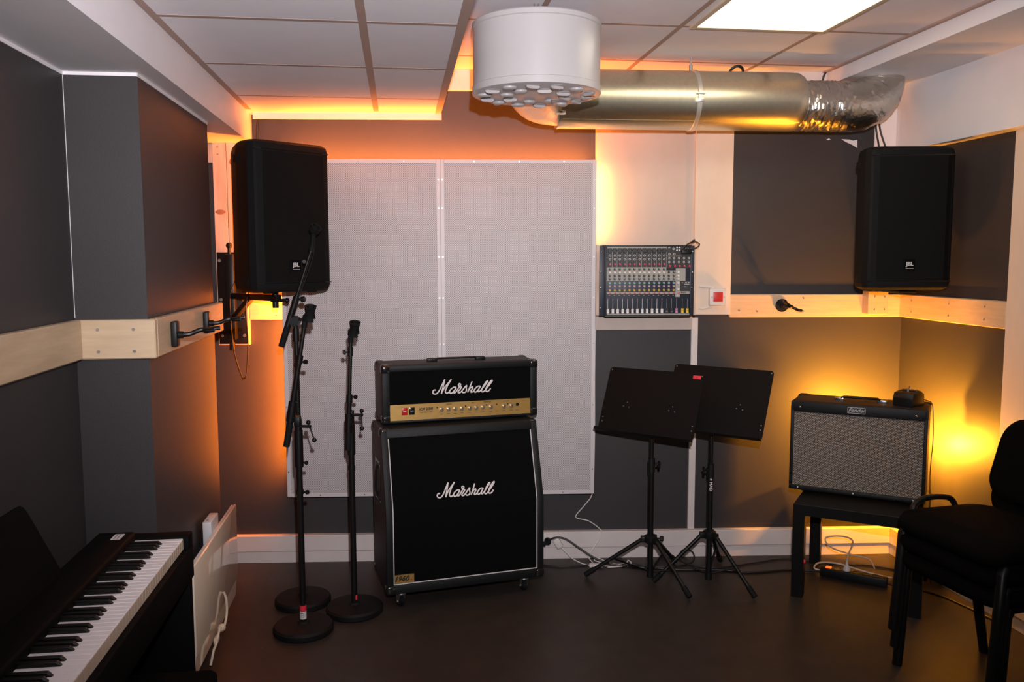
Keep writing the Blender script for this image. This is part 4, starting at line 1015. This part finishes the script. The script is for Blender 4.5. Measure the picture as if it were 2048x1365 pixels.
# foil hose to the wall side, bending up into the soffit
mb = MB(); pts = []; rs = []
rf = 0.126
for k in range(40):
    x = x1 - 0.05 + (0.885 + 0.05 - x1) * k / 40; pts.append(Vector((x, 0.0, -0.018)))
cx = 0.885; Rb = 0.165
for k in range(1, 26):
    a = R(90 * k / 25); pts.append(Vector((cx + Rb * math.sin(a) * 1.30, 0.07 * (1 - math.cos(a)), -0.018 + Rb * (1 - math.cos(a)))))
for p in pts: rs.append(rf + random.uniform(-0.0018, 0.0018))
t2 = bmesh.new(); rings = []
for i, p in enumerate(pts):
    d = (pts[min(i + 1, len(pts) - 1)] - pts[max(i - 1, 0)]).normalized(); a = Vector((0, 1, 0)); b = d.cross(a)
    rings.append([t2.verts.new(p + (a * math.cos(2 * PI * j / 48) + b * math.sin(2 * PI * j / 48)) * (rs[i] + random.uniform(-0.0034, 0.0034))) for j in range(48)])
for i in range(len(rings) - 1):
    for j in range(48): t2.faces.new((rings[i][j], rings[i][(j + 1) % 48], rings[i + 1][(j + 1) % 48], rings[i + 1][j]))
bmesh.ops.recalc_face_normals(t2, faces=t2.faces)
mb._add(t2); mb.build('foil_hose', M['foil'], t, angle=26)
# foil bend from the diffuser to the duct
mb = MB(); mb.tube([(x0 + 0.06, 0.0, -0.01), (x0 - 0.02, -0.01, -0.01), (x0 - 0.10, -0.10, -0.01), (x0 - 0.15, -0.25, 0.0), (x0 - 0.16, -0.42, 0.01), (x0 - 0.16, -0.527, 0.012)], 0.122, seg=36, sub=6); mb.build('foil_bend', M['foil'], t, angle=80)
mb = MB(); mb.prism(rrect(0.12, 0.035, 0.006), -0.002, 0.002, 'y', Mx=T((x0 - 0.035, -0.128, -0.085)) @ RX(-35)); mb.mi = 1
for s in (-0.04, 0.04): mb.cyl((x0 - 0.035 + s, -0.134, -0.087), (x0 - 0.035 + s, -0.126, -0.085), 0.006, seg=10)
mb.build('joint_plate', [M['pine'], M['steel']], t)

def cable(name, label, pts, r=0.0035, m='cable', group=None, cat='cable', sub=7):
    mb = MB(); mb.tube(pts, r, seg=8, sub=sub); return tag(mb.build(name, M[m]), label, cat, group)
cable('ceiling_cable', 'short black cable coming out of the ceiling above the foil hose', [(1.872, -0.06, 2.715), (1.862, -0.055, 2.69), (1.852, -0.05, 2.66), (1.848, -0.045, 2.60), (1.848, -0.02, 2.40)], 0.006)
cable('ceiling_cable', 'black cable arching over the top of the galvanised duct', [(1.27, -0.26, 2.61), (1.285, -0.27, 2.655), (1.315, -0.28, 2.672), (1.345, -0.27, 2.660), (1.36, -0.25, 2.61)], 0.007)
cable('ceiling_cable', 'black cable behind the top left corner of the left loudspeaker', [(-1.18, -0.02, 2.44), (-1.186, -0.03, 2.40), (-1.188, -0.03, 2.33), (-1.18, -0.03, 2.20), (-1.15, -0.06, 2.0)], 0.007)
cable('speaker_cable', 'left black cable dropping behind the right loudspeaker', [(2.150, -0.05, 2.42), (2.158, -0.05, 2.37), (2.168, -0.06, 2.30), (2.165, -0.09, 2.2), (2.145, -0.17, 2.08), (2.12, -0.262, 1.98)], 0.005, group='loudspeaker cables')
cable('speaker_cable', 'right black cable dropping behind the right loudspeaker', [(2.170, -0.05, 2.42), (2.182, -0.05, 2.37), (2.203, -0.06, 2.30), (2.225, -0.09, 2.2), (2.215, -0.16, 2.08), (2.19, -0.255, 1.98)], 0.005, group='loudspeaker cables')

# ------------------------------------------------------------------ wall heater
t = thing('wall_heater', 'flat cream electric wall heater beside the piano', 'heater', rm(-1.215, -1.507, 0), R(TH))
# local: x out of the wall, y along the wall
mb = MB(); mb.box(-0.014, 0.0, 0.0, 0.835, 0.215, 0.560, bev=0.005, seg=2); mb.build('front_plate', M['heater'], t)
mb = MB(); mb.box(-0.024, -0.012, 0.002, 0.833, 0.200, 0.556, bev=0.003); mb.build('back_plate', M['heateredge'], t)
mb = MB(); mb.prism([(-0.024, 0.225), (-0.003, 0.225), (-0.010, 0.135), (-0.024, 0.130)], 0.0, 0.80, 'y'); mb.build('lower_lip', M['heater'], t)
mb = MB(); mb.box(-0.060, -0.024, 0.42, 0.56, 0.50, 0.602, bev=0.004); mb.mi = 1
mb.cyl((-0.045, 0.45, 0.602), (-0.045, 0.45, 0.604), 0.005)
mb.build('control_box', [M['heateredge'], M['steel']], t)
mb = MB(); mb.box(-0.0795, -0.02, 0.18, 0.22, 0.25, 0.50); mb.box(-0.0795, -0.02, 0.64, 0.68, 0.25, 0.50); mb.build('wall_bracket', M['heateredge'], t)
mb = MB(); mb.tube([(0.004, 0.48, 0.275), (0.012, 0.485, 0.24), (0.014, 0.475, 0.18), (0.012, 0.42, 0.145), (0.014, 0.36, 0.16), (0.016, 0.33, 0.185), (0.016, 0.29, 0.17), (0.014, 0.25, 0.145), (0.012, 0.22, 0.14), (0.004, 0.19, 0.09)], 0.005, seg=8, sub=6)
mb.sphere((0.016, 0.36, 0.170), 0.016, (1, 1.3, 1)); mb.box(0.002, 0.018, 0.26, 0.31, 0.140, 0.165, bev=0.004)
mb.build('cord', M['creamplastic'], t)

# ------------------------------------------------------------------ digital piano (room frame: x across towards the player, y along the keys away from camera)
t = thing('digital_piano', 'black digital piano with white keys along the left wall', 'piano', rm(-1.15, -1.90, 0), R(TH))
KW = 0.0246; NW = 52; Lk = KW * NW
mb = MB()
mb.box(-0.262, -0.146, -Lk - 0.05, 0.012, 0.735, 0.828, bev=0.010, seg=3)
mb.build('control_panel', M['pianobody'], t)
mb = MB(); mb.box(-0.255, 0.018, -Lk - 0.055, 0.055, 0.655, 0.762, bev=0.004); mb.build('keybed', M['pianobody'], t)
for y0, y1 in ((0.004, 0.062), (-Lk - 0.06, -Lk - 0.004)):
    mb = MB(); mb.box(-0.255, 0.016, y0, y1, 0.74, 0.806, bev=0.005); mb.build('cheek_block', M['pianobody'], t)
mb = MB(); mb.box(-0.1475, -0.1462, -Lk, 0.0, 0.79, 0.8025); mb.build('key_felt', M['redfelt'], t)
o = None
for k in range(NW):
    if o is None:
        mb = MB(); mb.box(-0.150, 0.0, -KW + 0.0008, -0.0008, 0.780, 0.800, bev=0.0012, seg=1)
        mb.mi = 1; mb.box(-0.004, 0.0006, -KW + 0.0012, -0.0012, 0.765, 0.797)
        o = mb.build('white_key', [M['keywhite'], M['keyfront']], t)
    else: part_copy(o, (0, -k * KW, 0))
o = None
pat = {0: 0, 1: 1, 2: 1, 3: 1, 4: 0, 5: 1, 6: 1}            # from the top C downwards: a black key lies below B, A, G, E, D
for k in range(1, NW - 1):
    if pat[k % 7] == 1 and (k % 7) in (1, 2, 3, 5, 6):
        if o is None:
            mb = MB(); mb.prism([(-0.148, 0.795), (-0.148, 0.8115), (-0.062, 0.8105), (-0.052, 0.800), (-0.050, 0.795)], -0.0062, 0.0062, 'y', bev=0.0012, seg=1)
            o = mb.build('black_key', M['keyblack'], t); o.location = (0, -(k + 1) * KW, 0)
        else: part_copy(o, (0, -(k + 1) * KW, 0))
mb = MB(); mb.box(-0.255, 0.009, 0.030, 0.062, 0.0, 0.70, bev=0.002); mb.build('side_panel', M['pianobody'], t)
mb = MB(); mb.box(-0.255, 0.009, -Lk - 0.06, -Lk - 0.03, 0.0, 0.70, bev=0.002); mb.build('side_panel', M['pianobody'], t)
mb = MB(); mb.box(-0.215, -0.195, -Lk - 0.03, 0.03, 0.06, 0.66); mb.build('back_panel', M['pianobody'], t)
mb = MB(); mb.prism(rrect(0.055, 0.030, 0.001, 2), 0.8285, 0.8290, 'z', Mx=T((-0.185, -0.045, 0)) @ RZ(90)); mb.mi = 1
for s in (-0.006, 0.004): mb.box(-0.185 + s - 0.001, -0.185 + s + 0.001, -0.066, -0.024, 0.8290, 0.8293)
mb.build('sticker', [M['paper'], M['ink']], t, smooth=False)
mb = MB(); Mr = T((-0.243, -0.335, 0.826)) @ RY(-15)
mb.prism([(0.0, 0.0), (-0.012, 0.012), (-0.080, 0.205), (-0.092, 0.222), (-0.108, 0.230), (-0.60, 0.236), (-0.72, 0.0)], -0.004, 0.004, 'x', Mx=Mr)
mb.build('music_rest', M['pianobody'], t)
t = thing('piano_bench', 'dark piano bench edge at the bottom left of the picture', 'bench', rm(-1.000, -2.145, 0), R(TH))
mb = MB(); mb.prism(rrect(0.34, 0.60, 0.03, 5, -0.17, -0.30), 0.425, 0.475, 'z', bev=0.012, seg=3); mb.build('seat', M['fabric'], t)
l0 = None
for x in (-0.31, -0.03):
    for y in (-0.57, -0.04):
        if l0 is None:
            mb = MB(); mb.box(-0.018, 0.018, -0.018, 0.018, 0, 0.427); l0 = mb.build('leg', M['chairmetal'], t); l0.location = (x, y, 0)
        else: part_copy(l0, (x, y, 0))

# ------------------------------------------------------------------ stacked chairs
def make_chair(label, loc, rz):
    """local: +y is where the sitter looks"""
    t = thing('stacking_chair', label, 'chair', loc, rz, 'black chairs in one stack')
    def pad(pts, z0, z1):
        pass
    secs = []
    for z, ins in ((0.446, 0.030), (0.452, 0.012), (0.474, 0.0), (0.496, 0.006), (0.508, 0.030), (0.514, 0.080)):
        sec = []
        for x, y in rrect(0.485 - 2 * ins, 0.455 - 2 * ins, 0.085 - ins * 0.5, 7):
            sec.append((x, y + 0.02, z + 0.012 * (1 - (x / 0.24) ** 2) * (1 if z > 0.48 else 0) - (0.012 if y > 0.17 else 0)))
        secs.append(sec)
    mb = MB(); mb.loft(secs); mb.build('seat', M['fabric'], t, angle=60)
    secs = []
    for d, ins in ((0.0, 0.03), (0.008, 0.008), (0.022, 0.0), (0.036, 0.010), (0.042, 0.04)):
        sec = []
        for x, z in rrect(0.475 - 2 * ins, 0.345 - 2 * ins, 0.10 - ins * 0.5, 8):
            taper = 1.0 - 0.14 * max(0, (z + 0.17) / 0.34)
            sec.append((x * taper, -0.258 - 0.19 * (z + 0.17) + d + 0.20 * (x * x), 0.706 + z))
        secs.append(sec)
    mb = MB(); mb.loft(secs); mb.build('backrest', M['fabric'], t, angle=60)
    for s in (-1, 1):
        mb = MB(); mb.tube([(s * 0.225, 0.215, 0.0), (s * 0.224, 0.200, 0.20), (s * 0.222, 0.188, 0.415), (s * 0.216, 0.170, 0.432)], [0.0185] * 4, seg=12); mb.build('front_leg', M['chairmetal'], t)
        mb = MB(); mb.tube([(s * 0.222, -0.225, 0.0), (s * 0.222, -0.180, 0.22), (s * 0.220, -0.135, 0.415), (s * 0.214, -0.120, 0.430)], [0.0180] * 4, seg=12); mb.build('rear_leg', M['chairmetal'], t)
        mb = MB(); mb.tube([(s * 0.150, -0.17, 0.436), (s * 0.168, -0.235, 0.450), (s * 0.175, -0.262, 0.50), (s * 0.175, -0.272, 0.58), (s * 0.172, -0.288, 0.68)], 0.0125, seg=10, sub=5); mb.build('back_support', M['chairmetal'], t)
        mb = MB(); mb.tube([(s * 0.216, 0.172, 0.432), (s * 0.214, -0.122, 0.430)], 0.0125, seg=10); mb.build('side_rail', M['chairmetal'], t)
    mb = MB(); mb.tube([(-0.216, 0.150, 0.432), (0.216, 0.150, 0.432)], 0.0115, seg=10); mb.tube([(-0.214, -0.110, 0.430), (0.214, -0.110, 0.430)], 0.0115, seg=10); mb.build('cross_rail', M['chairmetal'], t)
    return t
cx, cy = 1.999, -1.546; rz = R(90 + 13.1)
fwd = Vector((-math.sin(rz), math.cos(rz), 0))
labels = ['bottom chair of the black stack at the right, its legs on the floor', 'middle chair of the black stack at the right', 'top chair of the black stack at the right, backrest before the yellow light']
c0 = make_chair(labels[0], (cx, cy, 0), rz); c0.scale = (1.13, 1, 1)
for k in (1, 2):
    c = copy_tree(c0); c.location = Vector((cx, cy, 0.079 * k)) + fwd * 0.014 * k; c['label'] = labels[k]
    if k == 2:
        mb = MB(); mb.tube([(0.258, 0.110, 0.480), (0.264, 0.095, 0.508), (0.268, 0.05, 0.528), (0.268, -0.02, 0.532), (0.266, -0.085, 0.520), (0.260, -0.110, 0.480), (0.236, -0.112, 0.44)], 0.0125, seg=10, sub=5)
        mb.tube([(0.258, 0.112, 0.484), (0.248, 0.118, 0.455), (0.216, 0.120, 0.434)], 0.0125, seg=10, sub=4)
        mb.build('side_loop', M['chairmetal'], c)

# ------------------------------------------------------------------ power strip and floor cables
t = thing('power_strip', 'black power strip with a lit red switch on the floor under the table', 'power strip', (1.955, -0.420, 0.0), R(-33.5))
mb = MB(); mb.box(-0.165, 0.165, -0.028, 0.028, 0.0, 0.045, bev=0.005); mb.build('housing', M['black'], t)
mb = MB(); mb.box(-0.140, -0.112, -0.012, 0.012, 0.044, 0.050, bev=0.002); mb.build('switch', M['pilot'], t)
o = None
for x in (-0.082, -0.035, 0.012, 0.06, 0.108):
    if o is None:
        mb = MB(); mb.lathe([(0.021, 0.044), (0.021, 0.047), (0.0185, 0.047), (0.0175, 0.0455), (0.001, 0.0455)], 22); o = mb.build('outlet', M['gloss'], t); o.location = (x, 0, 0)
    else: part_copy(o, (x, 0, 0))
def ps(x, y, z): return T((1.955, -0.420, 0)) @ RZ(-33.5) @ Vector((x, y, z))
t = thing('power_plug', 'white plug standing in the black power strip', 'plug', ps(-0.035, 0, 0.046), R(-33.5))
mb = MB(); mb.lathe([(0.001, 0), (0.018, 0), (0.019, 0.010), (0.014, 0.022), (0.007, 0.034), (0.005, 0.055), (0.001, 0.056)], 20); mb.build('body', M['whiteplastic'], t)
mb = MB(); mb.tube([Vector((0, 0, 0.050)), Vector((0.005, 0.01, 0.09)), Vector((0.01, 0.09, 0.135)), Vector((-0.05, 0.15, 0.135)), Vector((-0.14, 0.16, 0.11)), Vector((-0.11, 0.12, 0.075)), Vector((0.0, 0.09, 0.062)), Vector((0.09, 0.10, 0.05)), Vector((0.13, 0.05, 0.02))], 0.0042, seg=8, sub=7); mb.build('cord', M['creamplastic'], t)
G = 'cables on the floor'
cable('extension_lead', 'cream cable looping behind the black power strip', [ps(-0.165, 0, 0.02), ps(-0.20, 0.0, 0.03), ps(-0.185, 0.05, 0.045), ps(-0.10, 0.09, 0.045), ps(0.02, 0.09, 0.03), ps(0.15, 0.11, 0.012), ps(0.32, 0.14, 0.006)], 0.0045, 'creamplastic', G)
cable('extension_lead', 'black cable from the music stands to the power strip', [ps(-0.165, -0.01, 0.02), ps(-0.24, -0.01, 0.01), (1.66, -0.27, 0.006), (1.45, -0.30, 0.006), (1.30, -0.26, 0.006), (1.05, -0.24, 0.006), (0.90, -0.20, 0.006)], 0.006, 'cable', G)
cable('extension_lead', 'thin black cable on the floor behind the right music stand', [(2.28, -0.32, 0.005), (2.12, -0.22, 0.005), (1.95, -0.20, 0.005), (1.72, -0.10, 0.005), (1.5, -0.16, 0.005), (1.3, -0.22, 0.005), (1.18, -0.19, 0.005), (1.10, -0.12, 0.02), (1.13, -0.08, 0.06), (1.18, -0.10, 0.05), (1.16, -0.15, 0.01), (1.0, -0.20, 0.005), (0.75, -0.13, 0.005), (0.45, -0.17, 0.005), (0.3, -0.12, 0.005)], 0.004, 'cable', G)
cable('extension_lead', 'black cable crossing the floor to the right of the power strip', [ps(0.17, -0.01, 0.02), ps(0.26, -0.02, 0.008), ps(0.36, 0.02, 0.005), (2.35, -0.80, 0.005), (2.40, -1.0, 0.005)], 0.005, 'cable', G)
# wall outlet with plugs, right of the cabinet
t = thing('wall_outlet', 'white socket in the skirting right of the large cabinet', 'socket', (0.365, -0.038, 0.112))
mb = MB(); mb.box(-0.055, 0.075, -0.006, 0.0, -0.035, 0.035, bev=0.002); mb.build('face_plate', M['whiteplastic'], t)
t = thing('power_plug', 'black angled plug in the socket beside the large cabinet', 'plug', (0.366, -0.044, 0.112))
mb = MB(); mb.cyl((0, 0, 0), (0, -0.030, 0), 0.019, seg=20, bev=0.003); mb.box(-0.024, -0.004, -0.028, -0.008, -0.034, -0.008, bev=0.004, Mx=RY(20)); mb.build('body', M['rubber'], t)
mb = MB(); mb.tube([(0.010, -0.022, 0.010), (0.045, -0.03, 0.026), (0.10, -0.04, 0.020), (0.18, -0.06, -0.03), (0.26, -0.09, -0.075), (0.36, -0.12, -0.102), (0.52, -0.16, -0.106)], 0.0055, seg=8, sub=7); mb.build('cord', M['cable'], t)
t = thing('power_adapter', 'white plug adapter hanging from the socket beside the large cabinet', 'adapter', (0.418, -0.044, 0.112))
mb = MB(); mb.box(-0.018, 0.018, -0.036, 0.0, -0.038, 0.020, bev=0.004, Mx=RY(-32)); mb.build('body', M['whiteplastic'], t)
mb = MB(); mb.tube([(0.024, -0.02, -0.036), (0.05, -0.03, -0.058), (0.09, -0.06, -0.09), (0.15, -0.10, -0.106), (0.205, -0.125, -0.102)], 0.003, seg=8, sub=6); mb.build('cord', M['whiteplastic'], t)
t = thing('cord_switch', 'white in-line switch lying on the floor by the music stand', 'switch', (0.625, -0.172, 0.0))
mb = MB(); mb.box(-0.038, 0.038, -0.014, 0.014, 0.0, 0.020, bev=0.005, Mx=RZ(-8)); mb.build('body', M['whiteplastic'], t)
mb = MB(); mb.tube([(0.036, -0.006, 0.010), (0.10, -0.01, 0.006), (0.16, 0.01, 0.006), (0.20, 0.03, 0.008), (0.185, 0.045, 0.02), (0.17, 0.03, 0.012), (0.10, 0.02, 0.006), (0.03, 0.06, 0.006), (0.0, 0.08, 0.012), (0.02, 0.09, 0.02), (0.08, 0.05, 0.006), (0.15, 0.0, 0.005), (0.06, -0.02, 0.005)], 0.003, seg=8, sub=6); mb.build('cord', M['whiteplastic'], t)
cable('panel_cord', 'thin white cord from the right panel edge down to the floor', [(0.640, -0.03, 1.385), (0.628, -0.045, 1.28), (0.624, -0.060, 1.05), (0.626, -0.060, 0.75), (0.624, -0.05, 0.48), (0.615, -0.05, 0.375), (0.575, -0.048, 0.315), (0.528, -0.046, 0.258), (0.535, -0.046, 0.238), (0.60, -0.048, 0.222), (0.665, -0.050, 0.172), (0.668, -0.055, 0.140), (0.62, -0.07, 0.070), (0.595, -0.09, 0.030), (0.61, -0.12, 0.010), (0.615, -0.15, 0.010)], 0.003, 'whiteplastic')

# ------------------------------------------------------------------ camera and lights
cam = bpy.data.cameras.new('camera'); co = bpy.data.objects.new('camera', cam); COL.objects.link(co); SC.camera = co
cam.sensor_width = 36.0; cam.sensor_fit = 'HORIZONTAL'; cam.lens = 1709.0 / 2048.0 * 36.0; cam.clip_start = 0.02
yaw, pitch, roll = R(2.063), R(5.58), R(0.113)
fw = Vector((math.sin(yaw) * math.cos(pitch), math.cos(yaw) * math.cos(pitch), -math.sin(pitch))); rt = Vector((math.cos(yaw), -math.sin(yaw), 0)); dn = fw.cross(rt)
cr, sr = math.cos(roll), math.sin(roll)
X = rt * cr + dn * sr; Y = -(dn * cr - rt * sr); Zc = -fw
co.matrix_world = Matrix(((X.x, Y.x, Zc.x, 0.0), (X.y, Y.y, Zc.y, -4.717), (X.z, Y.z, Zc.z, 1.70), (0, 0, 0, 1)))

def light(name, kind, loc, power, color, target=None, **k):
    l = bpy.data.lights.new(name, kind); l.energy = power; l.color = color
    for a, v in k.items(): setattr(l, a, v)
    o = bpy.data.objects.new(name, l); COL.objects.link(o); o.location = loc
    if target is not None: o.rotation_euler = (Vector(target) - Vector(loc)).to_track_quat('-Z', 'Y').to_euler()
    return o
# the camera's flash, a little above and right of the lens
light('camera_flash', 'SPOT', (0.06, -4.70, 1.96), 520, (1.0, 0.95, 0.985), (0.15, 0.0, 2.5), spot_size=R(96), spot_blend=1.0, shadow_soft_size=0.02)
LEDC = (1.0, 0.205, 0.014)
def strip(name, loc, direction, length, along, power, color=LEDC):
    l = bpy.data.lights.new(name, 'AREA'); l.shape = 'RECTANGLE'; l.size = length; l.size_y = 0.012; l.energy = power; l.color = color
    o = bpy.data.objects.new(name, l); COL.objects.link(o)
    z = -Vector(direction).normalized(); x = Vector(along).normalized(); x = (x - z * x.dot(z)).normalized(); y = z.cross(x)
    o.matrix_world = Matrix(((x.x, y.x, z.x, loc[0]), (x.y, y.y, z.y, loc[1]), (x.z, y.z, z.z, loc[2]), (0, 0, 0, 1)))
strip('led_top_light', (-0.22, -0.088, 2.2235), (0, 0.30, 1), 1.64, (1, 0, 0), 22)
strip('led_left_light', (-1.0685, -0.088, 1.33), (-1, 0.05, 0), 1.66, (0, 0, 1), 33)
strip('led_right_light', (0.6245, -0.078, 2.0), (1, 0.30, 0), 0.40, (0, 0, 1), 1.8, (1.0, 0.40, 0.10))
w = bpy.data.worlds.new('world'); SC.world = w; w.use_nodes = True
w.node_tree.nodes['Background'].inputs[0].default_value = (0.9, 0.85, 0.8, 1); w.node_tree.nodes['Background'].inputs[1].default_value = 0.01

SC.view_settings.view_transform = 'Standard'; SC.view_settings.look = 'None'; SC.view_settings.gamma = 1.0; SC.view_settings.exposure = 0.0
SC.view_settings.use_curve_mapping = False
SC.cycles.max_bounces = 8; SC.cycles.diffuse_bounces = 4; SC.cycles.glossy_bounces = 4
SC.cycles.use_denoising = True
